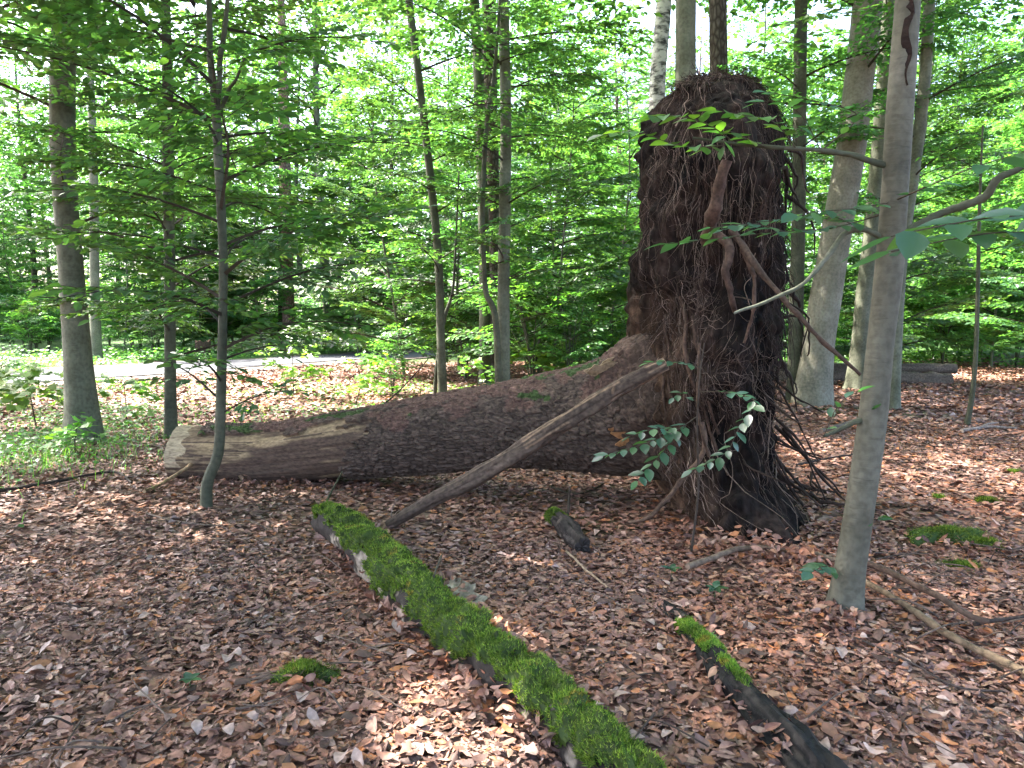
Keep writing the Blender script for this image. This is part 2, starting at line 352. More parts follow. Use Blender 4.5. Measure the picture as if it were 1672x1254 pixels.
def gen_spray(L, ll, r, gap=0.12, lgap=0.05, droop=0.12):
    """one flat beech bough along +X: twig paths and leaf frames"""
    n = 9; s = np.linspace(0, 1, n)
    main = np.stack([s * L, 0.07 * L * np.sin(s * r.uniform(2, 5) + r.uniform(0, 6)) * s, L * (0.10 * np.sin(s * 2.2) - droop * s ** 2)], -1)
    twp, twr, B, D, Nn, LL = [main], [np.linspace(0.009 * L + 0.002, 0.002, n)], [], [], [], []
    def along(path, start, gapl):
        d = np.linalg.norm(path[-1] - path[0]); k = max(2, int(d / gapl)); tt = np.linspace(start, 1, k)
        xs = np.linspace(0, 1, len(path)); p = np.stack([np.interp(tt, xs, path[:, j]) for j in range(3)], -1)
        tg = norm(np.gradient(path, axis=0)); tg = np.stack([np.interp(tt, xs, tg[:, j]) for j in range(3)], -1)
        side = np.where(np.arange(k) % 2 == 0, 1, -1) * 1.0; side[-1] = 0
        a = side * r.uniform(0.6, 1.1, k); ca, sa = np.cos(a), np.sin(a)
        dd = np.stack([tg[:, 0] * ca - tg[:, 1] * sa, tg[:, 0] * sa + tg[:, 1] * ca, tg[:, 2] - r.uniform(0.0, 0.35, k)], -1)
        nn = np.stack([r.normal(0, 0.28, k), r.normal(0, 0.28, k), np.ones(k)], -1)
        B.append(p); D.append(dd); Nn.append(nn); LL.append(ll * r.uniform(0.65, 1.15, k))
    k2 = int(L / gap)
    for i in range(k2):
        s0 = 0.12 + 0.86 * (i + r.uniform(0.2, 0.8)) / k2; b = np.array([np.interp(s0, s, main[:, j]) for j in range(3)])
        side = 1 if i % 2 else -1; a = side * r.uniform(0.65, 1.0); l2 = L * 0.5 * (1.05 - s0) ** 0.7 * r.uniform(0.55, 1.1) + 0.07
        t = np.linspace(0, 1, 5); bend = a * (1 - 0.35 * t); st = l2 / 4
        pts = np.zeros((5, 3)); pts[1:, 0] = np.cumsum(np.cos(bend[1:]) * st); pts[1:, 1] = np.cumsum(np.sin(bend[1:]) * st)
        pts[:, 2] = l2 * (r.uniform(-0.05, 0.15) * t - r.uniform(0.05, 0.25) * t ** 2); pts += b
        twp.append(pts[[0, 1, 2, 4]]); twr.append(np.linspace(0.0035, 0.0012, 4)); along(pts, 0.15, lgap)
        if l2 > 0.3:
            for q in range(int(l2 / 0.11)):
                u = r.uniform(0.2, 0.85); b3 = np.array([np.interp(u, t, pts[:, j]) for j in range(3)])
                a3 = a * 0.8 + r.choice([-1, 1]) * r.uniform(0.5, 0.9); l3 = r.uniform(0.1, 0.3) * min(1, l2 / 0.5)
                p3 = b3 + np.outer(np.linspace(0, 1, 5), [math.cos(a3) * l3, math.sin(a3) * l3, r.uniform(-0.2, 0.05) * l3])
                twp.append(p3[[0, 4]]); twr.append(np.array([0.002, 0.001])); along(p3, 0.25, lgap)
    tv, tq, k = [], [], 0
    for p, w in zip(twp, twr):
        v, q = tubes(p, w, 3); tv.append(v); tq.append(q + k); k += len(v)
    return dict(L=L, B=np.concatenate(B), D=np.concatenate(D), N=np.concatenate(Nn), LL=np.concatenate(LL), tv=np.concatenate(tv), tq=np.concatenate(tq))

SPR = [gen_spray(L, 0.096, rng) for L in (0.8, 0.8, 1.3, 1.3, 1.3, 1.9, 1.9, 1.9, 1.9)]
SPR_FAR = [gen_spray(L, 0.15, rng, gap=0.22, lgap=0.10) for L in (1.6, 1.6, 2.4, 2.4, 2.4)]

def euler(az, pitch, roll):
    ca, sa, cp, sp, cr, sr = math.cos(az), math.sin(az), math.cos(pitch), math.sin(pitch), math.cos(roll), math.sin(roll)
    rz = np.array([[ca, -sa, 0], [sa, ca, 0], [0, 0, 1]]); ry = np.array([[cp, 0, -sp], [0, 1, 0], [sp, 0, cp]]); rx = np.array([[1, 0, 0], [0, cr, -sr], [0, sr, cr]])
    return rz @ ry @ rx

def add_spray(mb, o, az, pitch, roll, length, r, lib=None, shape='hex', tint=(1, 1, 1), twig=True, thin=1.0, lmul=1.0):
    lib = lib or SPR
    cand = sorted(lib, key=lambda s: abs(s['L'] - length))[:3]; sp = cand[r.integers(0, len(cand))]; s = length / sp['L']
    Rm = euler(az, pitch, roll); k = np.arange(len(sp['B']))
    if thin < 1: k = k[r.random(len(k)) < thin]
    mir = np.array([1, r.choice([-1, 1]), 1.0])
    leaves(mb, o + (sp['B'][k] * mir * s) @ Rm.T, (sp['D'][k] * mir) @ Rm.T, sp['N'][k] @ Rm.T, sp['LL'][k] * (0.5 + 0.5 * s) * lmul, leaf_cols(len(k), tint, r), shape, 0)
    if twig:
        tv = o + (sp['tv'] * mir * s) @ Rm.T; tq = sp['tq']
        for c, rg in GAPS:
            w = tv + GAP_OFF - c; t = w @ SUN_DIR; ok = (np.linalg.norm(w - t[:, None] * SUN_DIR, axis=1) > rg) | (t < 2.5); tq = tq[ok[tq].all(1)]
        mb.add(tv, q=tq, col=(0.045, 0.038, 0.028), mat=1)

# ---------------------------------------------------------------- trunks
def trunk_mb(path, rad, sides=18, n=60, flare=0.5, rough=0.04, seed=0, col=(1, 1, 1)):
    pr = smooth_path(np.c_[path, np.asarray(rad, float)], n); p, r = pr[:, :3], np.maximum(pr[:, 3], 0.004)
    d = np.r_[0, np.cumsum(np.linalg.norm(np.diff(p, axis=0), axis=1))]
    r = r * (1 + flare * np.exp(-d / (2.2 * r[0] + 1e-3)))
    v, q = tubes(p, r, sides); ctr = np.repeat(p, sides, axis=0); dv = v - ctr
    an = np.tile(np.arange(sides) * 2 * math.pi / sides, n); dl = np.repeat(d, sides)
    lob = 1 + 0.18 * flare * np.exp(-dl / (2.5 * r[0] + 1e-3)) * np.sin(an * 4 + seed)
    v = ctr + dv * (lob * (1 + rough * fbm(np.c_[np.cos(an) * 1.2, np.sin(an) * 1.2, dl * 1.6], 3, seed)))[:, None]
    mb = MB(); mb.add(v, q=q, col=col); return mb, p, r

def tree(name, label, cat, pix, Y, wpx, mat, top=10.0, crown=None, leaf_tint=(1, 1, 1), sides=18, flare=0.5, group=None, tops_bend=0.0, Yt=None, seed=0, base_ground=True, n=60, canopy=13):
    """pix: (px, py) from base up; Y base distance; wpx widths in photo px; extended to height top"""
    pix = list(pix); Yt = Y if Yt is None else Yt
    ys = np.linspace(Y, Yt, len(pix)); path = [P(a, b, yy) for (a, b), yy in zip(pix, ys)]
    rad = [pxm(w, yy) / 2 for w, yy in zip(wpx, ys)]
    b0 = path[0].copy(); gz = float(H(b0[0], b0[1]))
    if base_ground: path[0] = np.array([b0[0], b0[1], gz - 0.06])
    dirv = norm(path[-1] - path[-2]); dirv[:2] *= 0.5; dirv = norm(dirv); z = path[-1][2]; k = 0
    r0 = rad[-1]; z0 = z
    while z < top - 0.3:
        st = min(1.6, top - z); path.append(path[-1] + dirv * st / dirv[2]); z = path[-1][2]; k += 1
        rad.append(max(r0 * (1 - 0.85 * (z - z0) / max(top - z0, 0.1)), 0.012))
    base = np.array([path[0][0], path[0][1], gz])
    t = thing(name, label, cat, base, group)
    mb, p, r = trunk_mb(path, rad, sides, n, flare, seed=seed)
    part('trunk', mb, [mat], t, smooth=True)
    if crown:
        if canopy and top > 11: crown = list(crown) + [(max(7.0, top * 0.48), top, int(canopy), 4.2, 2.2, dict(far=True))]
        cm = MB(); rr = np.random.default_rng(100 + seed)
        for c in crown:
            (z1, z2, nb, l1, l2) = c[:5]; kw = dict(c[5]) if len(c) > 5 else {}
            far = kw.pop('far', False)
            if z1 >= 5 and not far: far = True; nb = int(nb * 0.55); l1 *= 1.3; l2 *= 1.3
            azs = kw.pop('az', None); thin = kw.pop('thin', 1.0); lm = kw.pop('lmul', 1.0); pit = kw.pop('pitch', (0.0, 0.35))
            for i in range(nb):
                z = z1 + (z2 - z1) * (i + rr.uniform(0, 1)) / nb; o = np.array([np.interp(z, p[:, 2], p[:, j]) for j in range(3)])
                az = rr.uniform(*azs) if azs else i * 2.4 + rr.uniform(-0.5, 0.5)
                L = l1 + (l2 - l1) * (i / max(nb - 1, 1)); L *= rr.uniform(0.75, 1.2)
                add_spray(cm, o, az, rr.uniform(*pit), rr.uniform(-0.3, 0.3), L, rr, tint=leaf_tint, thin=thin, lmul=lm, lib=SPR_FAR if far else None, shape='dia' if far else 'hex', twig=not far)
        part('crown', cm, [M_LEAF, M_TWIG], t)
    return t, p, r

GAPS += [(G(735, 1232), 0.31), (G(830, 1215), 0.2), (G(700, 1140), 0.18), (G(792, 1040, 0.2), 0.17), (G(880, 915), 0.15)]
# ================================================================ THE SETTING
# ground: one sheet to the horizon
def ground_sheet():
    xs = np.r_[-400, -200, -100, np.arange(-50, -12, 2.0), np.arange(-12, 12, 0.16), np.arange(12, 51, 2.0), 100, 200, 400]
    ys = np.r_[-60, -20, np.arange(-4, 1.9, 1.0), np.arange(2, 14, 0.14), np.arange(14, 30, 0.5), np.arange(30, 80, 3.0), 100, 160, 260, 500]
    X, Yg = np.meshgrid(xs, ys, indexing='ij'); Z = H(X, Yg)
    mb = MB(); mb.add(np.stack([X, Yg, Z], -1).reshape(-1, 3), q=grid_quads(len(xs), len(ys), False)[:, ::-1])
    o = link(bpy.data.objects.new('ground', mb.mesh('ground', [M_GROUND], True)))
    return tag(o, 'forest floor under brown fallen leaves', kind='structure')
GROUND = ground_sheet()

# road: from near left to far right
RD_A, RD_B = np.array([-24.0, -2.4 - 0.0]), np.array([16.0, 62.0])
RD_A = np.array([-12.3, 18.4]); RD_DIR = norm(np.array([8.8, 11.4])); RD_N = np.array([-RD_DIR[1], RD_DIR[0]])
def road_s(x, y):
    """signed distance across the road axis (positive beyond the road)"""
    return (np.asarray(x) - RD_A[0]) * RD_N[0] + (np.asarray(y) - RD_A[1]) * RD_N[1]
def strip(name, a, b, dz, mat, label):
    t = np.linspace(-30, 90, 160); s = np.linspace(a, b, 8)
    T, S = np.meshgrid(t, s, indexing='ij')
    cv = 0.0016 * np.maximum(T - 8, 0) ** 2
    X = RD_A[0] + RD_DIR[0] * T + RD_N[0] * (S - cv); Yr = RD_A[1] + RD_DIR[1] * T + RD_N[1] * (S - cv)
    mb = MB(); mb.add(np.stack([X, Yr, H(X, Yr) + dz], -1).reshape(-1, 3), q=grid_quads(160, 8, False))
    o = link(bpy.data.objects.new(name, mb.mesh(name, [mat], True))); return tag(o, label, kind='structure')
strip('verge', -2.7, 2.5, 0.03, M_VERGE, 'pale gravel verge beside the asphalt road')
strip('road', -1.8, 1.9, 0.05, M_ROAD, 'grey asphalt road crossing the wood')

# ================================================================ LEAF LITTER
LIT = np.array([[0.205, 0.098, 0.066], [0.225, 0.13, 0.105], [0.30, 0.185, 0.13], [0.085, 0.046, 0.037], [0.33, 0.235, 0.205], [0.29, 0.125, 0.055], [0.165, 0.092, 0.076], [0.25, 0.15, 0.122]])
LITW = np.array([0.24, 0.19, 0.09, 0.15, 0.06, 0.07, 0.13, 0.07])
_mx = np.array([0, 0.12, 0.34, 0.6, 0.83, 1.0]); _my = np.array([0.13, 0.255, 0.265, 0.15])
LT = np.r_[np.c_[_mx, 0 * _mx, 0 * _mx], np.c_[_mx[1:5], _my, 0 * _my], np.c_[_mx[1:5], -_my, 0 * _my]]
LTQ = np.array([q for k in range(3) for q in ([6 + k, 1 + k, 2 + k, 7 + k], [1 + k, 10 + k, 11 + k, 2 + k])]); LTT = np.array([[0, 1, 6], [9, 4, 5], [0, 10, 1], [13, 5, 4]])
def litter_cols(n, x=None, y=None):
    c = LIT[rng.choice(len(LIT), n, p=LITW)] * rng.uniform(0.72, 1.28, (n, 1)) * np.array([1.07, 0.98, 0.91])
    if x is not None:
        p = np.stack([x, y, 0 * x], -1); c = c * (1 + 0.22 * fbm(p * 0.9, 3, 130))[:, None]; w = np.clip(fbm(p * 1.6, 2, 140), -1, 1)[:, None]; c = c * (1 + w * np.array([0.10, 0.0, -0.10]))
    return c
def litter_leaves(mb, x, y, L, hi, lift=0.024, tilt=0.35, zf=None):
    n = len(x); z = (zf if zf is not None else H(x, y)) + rng.uniform(0.004, lift, n)
    a = rng.uniform(0, 2 * math.pi, n); D = np.stack([np.cos(a), np.sin(a), rng.normal(0, tilt * 0.6, n)], -1); D = norm(D)
    Nn = np.stack([rng.normal(0, tilt, n), rng.normal(0, tilt, n), np.ones(n)], -1); S = norm(np.cross(Nn, D)); Nn = np.cross(D, S)
    c = litter_cols(n, x, y); B = np.stack([x, y, z], -1) - D * L[:, None] * 0.5
    if hi:
        T = np.repeat(LT[None], n, 0); cx = rng.normal(0, 0.4, (n, 1)); cy = rng.normal(0.3, 1.1, (n, 1)); tw = rng.normal(0, 0.5, (n, 1))
        T[:, :, 2] = cx * (T[:, :, 0] - 0.5) ** 2 + cy * T[:, :, 1] ** 2 + tw * (T[:, :, 0] - 0.5) * T[:, :, 1] + rng.normal(0, 0.02, (n, 14))
        T[:, :, 1] *= rng.uniform(0.55, 1.2, (n, 1)); T[:, 6:, 1] *= rng.uniform(0.8, 1.15, (n, 8)); T[:, :, 1] += rng.normal(0, 0.12, (n, 1)) * T[:, :, 0] ** 2
        v = B[:, None] + L[:, None, None] * (T[:, :, 0:1] * D[:, None] + T[:, :, 1:2] * S[:, None] + T[:, :, 2:3] * Nn[:, None])
        k = np.arange(n)[:, None, None] * 14; cc = c[:, None] * np.where(np.abs(LT[None, :, 1:2]) < 0.01, 1.15, 0.95) * rng.uniform(0.85, 1.15, (n, 14, 1))
        mb.add(v, q=(k + LTQ).reshape(-1, 4), t=(k + LTT).reshape(-1, 3), col=cc.reshape(-1, 3))
    else:
        T = np.repeat(DIA[None], n, 0); T[:, 1:4:2, 2] = rng.normal(0.04, 0.1, (n, 1))
        v = B[:, None] + L[:, None, None] * (T[:, :, 0:1] * D[:, None] + T[:, :, 1:2] * S[:, None] + T[:, :, 2:3] * Nn[:, None])
        k = np.arange(n)[:, None, None] * 4
        mb.add(v, q=(k + DIAQ).reshape(-1, 4), col=np.repeat(c, 4, 0))
def frustum_pts(y1, y2, dens, marg=0.8):
    hw = lambda y: 0.69 * y + marg
    n = int(dens * (hw(y1) + hw(y2)) * (y2 - y1)); y = rng.uniform(y1, y2, int(n * 1.6)); x = rng.uniform(-hw(y2), hw(y2), len(y))
    k = np.abs(x) < hw(y); return x[k][:n], y[k][:n]
def litter():
    mb = MB()
    x, y = frustum_pts(1.9, 5.2, 1800); litter_leaves(mb, x, y, 0.028 + 0.058 * rng.random(len(x)) ** 1.5, True, tilt=0.22)
    x, y = frustum_pts(5.2, 11.0, 680); litter_leaves(mb, x, y, rng.uniform(0.045, 0.09, len(x)), False, tilt=0.24)
    x, y = frustum_pts(11.0, 24.0, 190); k = (road_s(x, y) < -1.9 - 1.2 * rng.random(len(x))); x, y = x[k], y[k]
    litter_leaves(mb, x, y, rng.uniform(0.08, 0.14, len(x)), False, lift=0.05)
    x, y = frustum_pts(1.9, 4.5, 900); litter_leaves(mb, x, y, rng.uniform(0.008, 0.025, len(x)), False, lift=0.036, tilt=0.5)       # crumbs
    o = link(bpy.data.objects.new('leaf_litter', mb.mesh('leaf_litter', [M_LITTER]))); o.parent = GROUND
    tag(o, 'brown and pinkish fallen beech leaves covering the forest floor', kind='stuff')
    # the leaves that show largest: single pieces of the floor
    protos = []
    for i in range(24):
        m2 = MB(); z1 = np.zeros(1)
        litter_leaves(m2, z1, z1, np.array([rng.uniform(0.06, 0.095)]), True, lift=0.005, tilt=0.25, zf=z1)
        protos.append(m2.mesh('fallen_leaf', [M_LITTER], True))
    for i in range(290):
        y = 2.45 + 1.6 * rng.random() ** 1.5; x = rng.uniform(-0.67, 0.67) * y
        lf = link(bpy.data.objects.new('fallen_leaf', protos[i % 24])); lf.parent = GROUND
        lf.location = (x, y, float(H(x, y)) + rng.uniform(0.03, 0.045)); lf.rotation_euler = (rng.normal(0, 0.12), rng.normal(0, 0.12), rng.uniform(0, 6.28))
litter()

# ================================================================ FALLEN SPRUCE WITH UPTURNED ROOT PLATE
def fallen_tree():
    base = np.array([1.45, 6.4, 0.0])
    T = thing('fallen_tree', 'huge fallen spruce with sawn trunk and tall upturned root plate', 'fallen tree', base)
    # trunk axis from photograph
    ax = [(297, 741, 7.45, 94), (345, 742, 7.4, 93), (450, 741, 7.25, 94), (600, 723, 7.05, 108), (700, 711, 6.95, 120), (800, 699, 6.85, 133), (900, 689, 6.75, 146), (985, 682, 6.65, 172), (1025, 674, 6.6, 198), (1065, 664, 6.55, 232), (1105, 657, 6.5, 262), (1140, 655, 6.5, 262)]
    nodes = np.array([np.r_[P(a, b, c), pxm(w, c) / 2] for a, b, c, w in ax])
    n, sd = 440, 200
    pr = smooth_path(nodes, n); p, r = pr[:, :3], pr[:, 3]
    v, q = tubes(p, np.ones(n), sd); ctr = np.repeat(p, sd, axis=0); rd = v - ctr
    dl = np.repeat(np.r_[0, np.cumsum(np.linalg.norm(np.diff(p, axis=0), axis=1))], sd); rr = np.repeat(r, sd)
    an = np.tile(np.arange(sd) / sd, n); total = dl.max()
    # bare sawn end: bark gone on the upper front, ragged edge
    up = rd[:, 2]; front = -rd[:, 1]
    p3 = np.c_[np.cos(an * 6.283), np.sin(an * 6.283), dl * 1.3]
    edge = 2.02 + 0.28 * fbm(p3 * 1.8, 4, 5) - 0.25 * np.clip(-up, 0, 1)
    bare = (dl < edge) & ~((up > 0.80 + 0.1 * vnoise(p3 * 3, 9)) & (dl > 0.3))
    flap = (fbm(p3 * np.array([1.5, 1.5, 1.1]), 3, 23) > 0.62) & (up > 0.3) & (dl > 1.0); bare &= ~flap
    pu = 72
    wob = 0.6 * fbm(p3 * 5, 2, 3)
    e1, c1 = cells(an * pu + wob, dl * 15 + wob, pu, 1); e2, c2 = cells(an * 130 + wob, dl * 40, 130, 2)
    barkh = 0.018 + 0.010 * np.clip(e1 * 2.2, 0, 1) + 0.016 * (c1 - 0.5) + 0.004 * np.clip(e2 * 2, 0, 1)
    grain = 0.004 * fbm(np.c_[np.cos(an * 6.283) * 9, np.sin(an * 6.283) * 9, dl * 0.9], 3, 8)
    knot = 0.02 * np.maximum(0, vnoise(p3 * np.array([1.4, 1.4, 2.0]), 31) - 0.62)
    hgt = np.where(bare, grain + knot, barkh) + 0.035 * rr / 0.4 * fbm(np.c_[np.cos(an * 6.283), np.sin(an * 6.283), dl * 0.7], 3, 6)
    lob = np.clip((dl - (total - 1.1)) / 1.1, 0, 1); rr2 = rr * (1 + 0.05 * lob * np.sin(an * 6.283 * 7 + 1) + 0.03 * lob * np.sin(an * 6.283 * 13 + dl * 2))
    vv = ctr + rd * (rr2 + hgt)[:, None]
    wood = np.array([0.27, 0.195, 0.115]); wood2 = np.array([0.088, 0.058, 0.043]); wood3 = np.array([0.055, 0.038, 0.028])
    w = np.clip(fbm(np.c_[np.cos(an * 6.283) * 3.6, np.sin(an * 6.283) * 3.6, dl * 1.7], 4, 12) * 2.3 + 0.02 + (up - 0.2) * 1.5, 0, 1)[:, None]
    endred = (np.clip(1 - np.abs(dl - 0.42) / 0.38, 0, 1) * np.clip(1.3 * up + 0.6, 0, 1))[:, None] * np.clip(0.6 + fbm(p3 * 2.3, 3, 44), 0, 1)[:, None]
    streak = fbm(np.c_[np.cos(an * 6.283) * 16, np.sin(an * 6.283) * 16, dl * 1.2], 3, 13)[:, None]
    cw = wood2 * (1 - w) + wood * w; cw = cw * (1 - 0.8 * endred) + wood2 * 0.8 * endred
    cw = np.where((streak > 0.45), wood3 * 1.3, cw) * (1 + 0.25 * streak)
    pale = ((dl < 0.16 + 0.08 * vnoise(p3 * 4, 3)) & (up > -0.25))[:, None]; cw = np.where(pale, np.array([0.34, 0.27, 0.18]) * (1 + 0.2 * streak), cw)
    cb = np.array([0.092, 0.065, 0.051]) * (0.65 + 0.6 * c1[:, None]) * (0.7 + 0.35 * np.clip(e1 * 2.2, 0, 1)[:, None])
    litt = (fbm(p3 * 2.6, 4, 71)[:, None] * 0.8 + (up[:, None] - 0.45) * 1.2 + 0.25 * (dl[:, None] / total - 0.5))
    cb = np.where(litt > 0.5, np.array([0.112, 0.066, 0.052]) * (0.7 + 0.6 * c2[:, None]), cb)
    gm = (fbm(p3 * 3.1, 3, 90)[:, None] + (up[:, None] - 0.8) * 0.8 > 0.62); cb = np.where(gm, np.array([0.045, 0.07, 0.022]) * (0.7 + 0.6 * c2[:, None]), cb)
    fl = (np.clip((dl - (total - 0.75)) / 0.4, 0, 1))[:, None]; cb = cb * (1 - fl) + np.array([0.062, 0.041, 0.031]) * (0.5 + 0.9 * c1[:, None]) * fl
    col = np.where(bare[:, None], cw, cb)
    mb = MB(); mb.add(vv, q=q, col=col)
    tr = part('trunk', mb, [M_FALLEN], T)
    # sawn face with rings
    k = 14; ring = vv[:sd]; c0 = p[0] + (p[0] - p[1]) * 0.2; fv = [c0[None]]
    for i in range(1, k + 1): fv.append(c0 + (ring - c0) * (i / k) + (p[0] - p[1]) * (0.6 * vnoise(ring * 9 + i, 4)[:, None] * 0.4))
    fv[-1] = ring; fv = np.concatenate(fv); idx = 1 + np.arange(k * sd).reshape(k, sd); nx = np.roll(idx, -1, 1)
    fq = np.stack([idx[:-1], idx[1:], nx[1:], nx[:-1]], -1).reshape(-1, 4); ft = np.stack([np.zeros(sd, int), idx[0], nx[0]], -1)
    rn = np.linalg.norm(fv - c0, axis=1); fc = np.array([0.34, 0.25, 0.15]) * (0.8 + 0.25 * np.sin(rn * 150))[:, None]
    m2 = MB(); m2.add(fv, q=fq, t=ft, col=fc); part('sawn_face', m2, [M_FALLEN], tr, off=base)
    # loose bark flap rims and splinters on top near the roots
    for i, (a, b, dy, ln, rz) in enumerate([(975, 607, 6.3, 0.22, 0.2), (985, 600, 6.25, 0.26, 0.35), (995, 592, 6.3, 0.2, 0.5), (1020, 700, 6.1, 0.26, 0.1), (1030, 712, 6.08, 0.32, -0.1), (1025, 724, 6.1, 0.2, 0.25)]):
        c = P(a, b, dy); d = np.array([math.cos(rz), -0.15, math.sin(rz) * 0.8]); u = np.array([0, -0.5, 0.85])
        s = np.linspace(-0.5, 0.5, 6); top = c + np.outer(s * ln, d) ; wv = 0.035 * (1 - (2 * np.abs(s)) ** 3) + 0.006
        jag = 0.012 * rng.normal(size=6)
        v4 = np.stack([top + u * (wv + jag)[:, None], top - u * (wv - jag)[:, None], top - u * (wv - jag)[:, None] + [0, 0.03, 0], top + u * (wv + jag)[:, None] + [0, 0.03, 0]], 1)
        m3 = MB(); m3.add(v4.reshape(-1, 3), q=np.r_[grid_quads(6, 4, True), [[0, 1, 2, 3], [23, 22, 21, 20]]], col=(0.34, 0.17, 0.075) if i > 2 else (0.33, 0.24, 0.15)); part('wood_splinter', m3, [M_DEAD], tr, off=base)

    # ---- root plate: lofted mass, levels read off the silhouette at 6.2 m
    lev = [(128, 1140, 1188, 0.10), (140, 1118, 1214, 0.24), (160, 1098, 1236, 0.42), (215, 1072, 1256, 0.70), (330, 1056, 1270, 0.95), (440, 1046, 1276, 1.02), (500, 1046, 1270, 1.02), (560, 1044, 1258, 1.0), (620, 1046, 1240, 0.98), (690, 1056, 1236, 0.98), (750, 1066, 1245, 1.14), (800, 1086, 1262, 1.42), (850, 1102, 1312, 1.66), (900, 1120, 1385, 1.75)]
    Yc = 6.25; L = np.array([[P(0, y, Yc)[2], (P(l, y, Yc)[0] + P(r_, y, Yc)[0]) / 2, (P(r_, y, Yc)[0] - P(l, y, Yc)[0]) / 2, ry] for y, l, r_, ry in lev])
    def surf(th, u, off=0.0, disp=True):
        """th angle, u 0 top..1 bottom"""
        th = np.asarray(th, float); u = np.asarray(u, float)
        k = np.linspace(0, 1, len(L)); a = [np.interp(u, k, L[:, j]) for j in range(4)]
        cs, sn = np.cos(th), np.sin(th); e = 0.95
        x = a[1] + a[2] * np.sign(cs) * np.abs(cs) ** e; y = Yc + a[3] * np.sign(sn) * np.abs(sn) ** e; z = a[0]
        o = np.stack([cs, sn, np.zeros_like(cs)], -1); q3 = np.stack([x, y, z * np.ones_like(x)], -1)
        d = 0.0
        if disp:
            d = 0.09 * fbm(q3 * 1.7, 2, 51) + 0.08 * fbm(q3 * np.array([4.5, 4.5, 2.6]), 3, 52) + 0.075 * np.abs(fbm(q3 * np.array([9, 9, 6.0]), 2, 53)) - 0.03
            d = d - 0.22 * np.exp(-((th % 6.283 - 5.55) / 0.42) ** 2 - ((u - 0.36) / 0.16) ** 2)       # hollow under the plate
            d = d - 0.16 * np.exp(-((th % 6.283 - 5.1) / 0.3) ** 2 - ((u - 0.56) / 0.06) ** 2)
        return q3 + o * (d + off)[..., None]
    nu, nv = 230, 230
    U, TH = np.meshgrid(np.linspace(0, 1, nu), np.linspace(0, 2 * math.pi, nv, endpoint=False), indexing='ij')
    sv = surf(TH, U); mb = MB(); f3 = sv.reshape(-1, 3)
    m1 = fbm(f3 * np.array([3.0, 3.0, 1.6]), 4, 81)[:, None]; m2 = fbm(f3 * np.array([9, 9, 3.0]), 3, 82)[:, None]
    lft = np.clip(1.25 - (TH.reshape(-1, 1) - 3.1) / 0.95, 0, 1) * np.clip((U.reshape(-1, 1) - 0.42) / 0.15, 0, 1)
    sc_ = np.array([0.0135, 0.0098, 0.0086]) * (1 + 0.8 * m1) + np.array([0.022, 0.0128, 0.0095]) * np.clip(m2 * 1.4, 0, 1)
    sc_ = np.clip(sc_ * (1 - lft) + np.array([0.095, 0.056, 0.036]) * (1 + 0.6 * m2) * lft, 0.006, 1)
    sc_ = sc_ * (1 - 0.35 * np.clip((TH.reshape(-1, 1) - 4.9) / 0.4, 0, 1) * np.clip(1.5 * m1 + 0.9, 0, 1)); mb.add(f3, q=grid_quads(nu, nv, True)[:, ::-1], col=sc_)  # shade on the right half is put into the soil colour
    topc = sv[0].mean(0) + [0, 0, 0.05]; mb.add(np.r_[[topc], sv[0]], t=[[0, 1 + i, 1 + (i + 1) % nv] for i in range(nv)], col=(0.03, 0.018, 0.014))
    rp = part('root_plate', mb, [M_SOIL], T, off=base, smooth=True, label='dark earthy upturned root plate matted with roots')
    # ---- fine roots matted over the surface
    fr = MB()
    def fibres(n, seg, step, rmin, rmax, th0, th1, u0, u1, offr, cols, swirl=0.3, down=1.0):
        m_ = n * 3; th = rng.uniform(th0, th1, m_); u = rng.uniform(u0, u1, m_); q0 = surf(th, u, np.zeros(m_), False); cl = fbm(q0 * 2.6, 2, 95) + 0.4 * rng.normal(size=m_)
        k = np.argsort(-cl)[:n]; th, u = th[k], u[k]; ang = 1.5 * fbm(q0[k] * np.array([1.5, 1.5, 1.5]), 2, 96) + rng.normal(0, swirl, n); pts = []
        of = rng.uniform(*offr, n); hang = rng.random(n) < 0.25
        for s in range(seg):
            pts.append(surf(th, np.clip(u, 0, 1), of + 0.012 * np.sin(s * 1.3 + th * 9) + np.where(hang, 0.012 * s, 0)))
            ang += rng.normal(0, 0.28, n); u = u + step * np.cos(ang) * down; th = th + step * 3.0 * np.sin(ang)
        pa = np.stack(pts, 1); pa[:, :, 2] = np.maximum(pa[:, :, 2], 0.02)
        r0 = rng.uniform(rmin, rmax, n)[:, None] * np.linspace(1, 0.35, seg)[None]
        v, q = tubes(pa, r0, 3); c = np.asarray(cols)[rng.integers(0, len(cols), n)] * rng.uniform(0.6, 1.4, (n, 1))
        fr.add(v, q=q, col=np.repeat(c, seg * 3, 0))
    dk = [(0.022, 0.0145, 0.012), (0.038, 0.023, 0.018), (0.058, 0.036, 0.028), (0.013, 0.009, 0.008)]; lt = [(0.12, 0.082, 0.064), (0.085, 0.055, 0.043), (0.22, 0.16, 0.13), (0.05, 0.032, 0.026)]
    fibres(2600, 6, 0.011, 0.0009, 0.0023, 3.0, 6.5, 0.0, 0.97, (-0.02, 0.012), dk, swirl=1.0)
    fibres(1700, 9, 0.011, 0.0010, 0.0026, 3.3, 5.3, 0.04, 0.75, (-0.015, 0.02), lt, swirl=0.7)
    fibres(700, 7, 0.011, 0.0010, 0.0022, 3.1, 4.7, 0.5, 0.97, (-0.015, 0.012), [(0.10, 0.062, 0.042), (0.065, 0.04, 0.03), (0.03, 0.02, 0.016)], swirl=0.5)
    fibres(500, 8, 0.016, 0.0012, 0.003, 5.0, 6.9, 0.05, 0.6, (0.0, 0.06), dk, swirl=0.4)
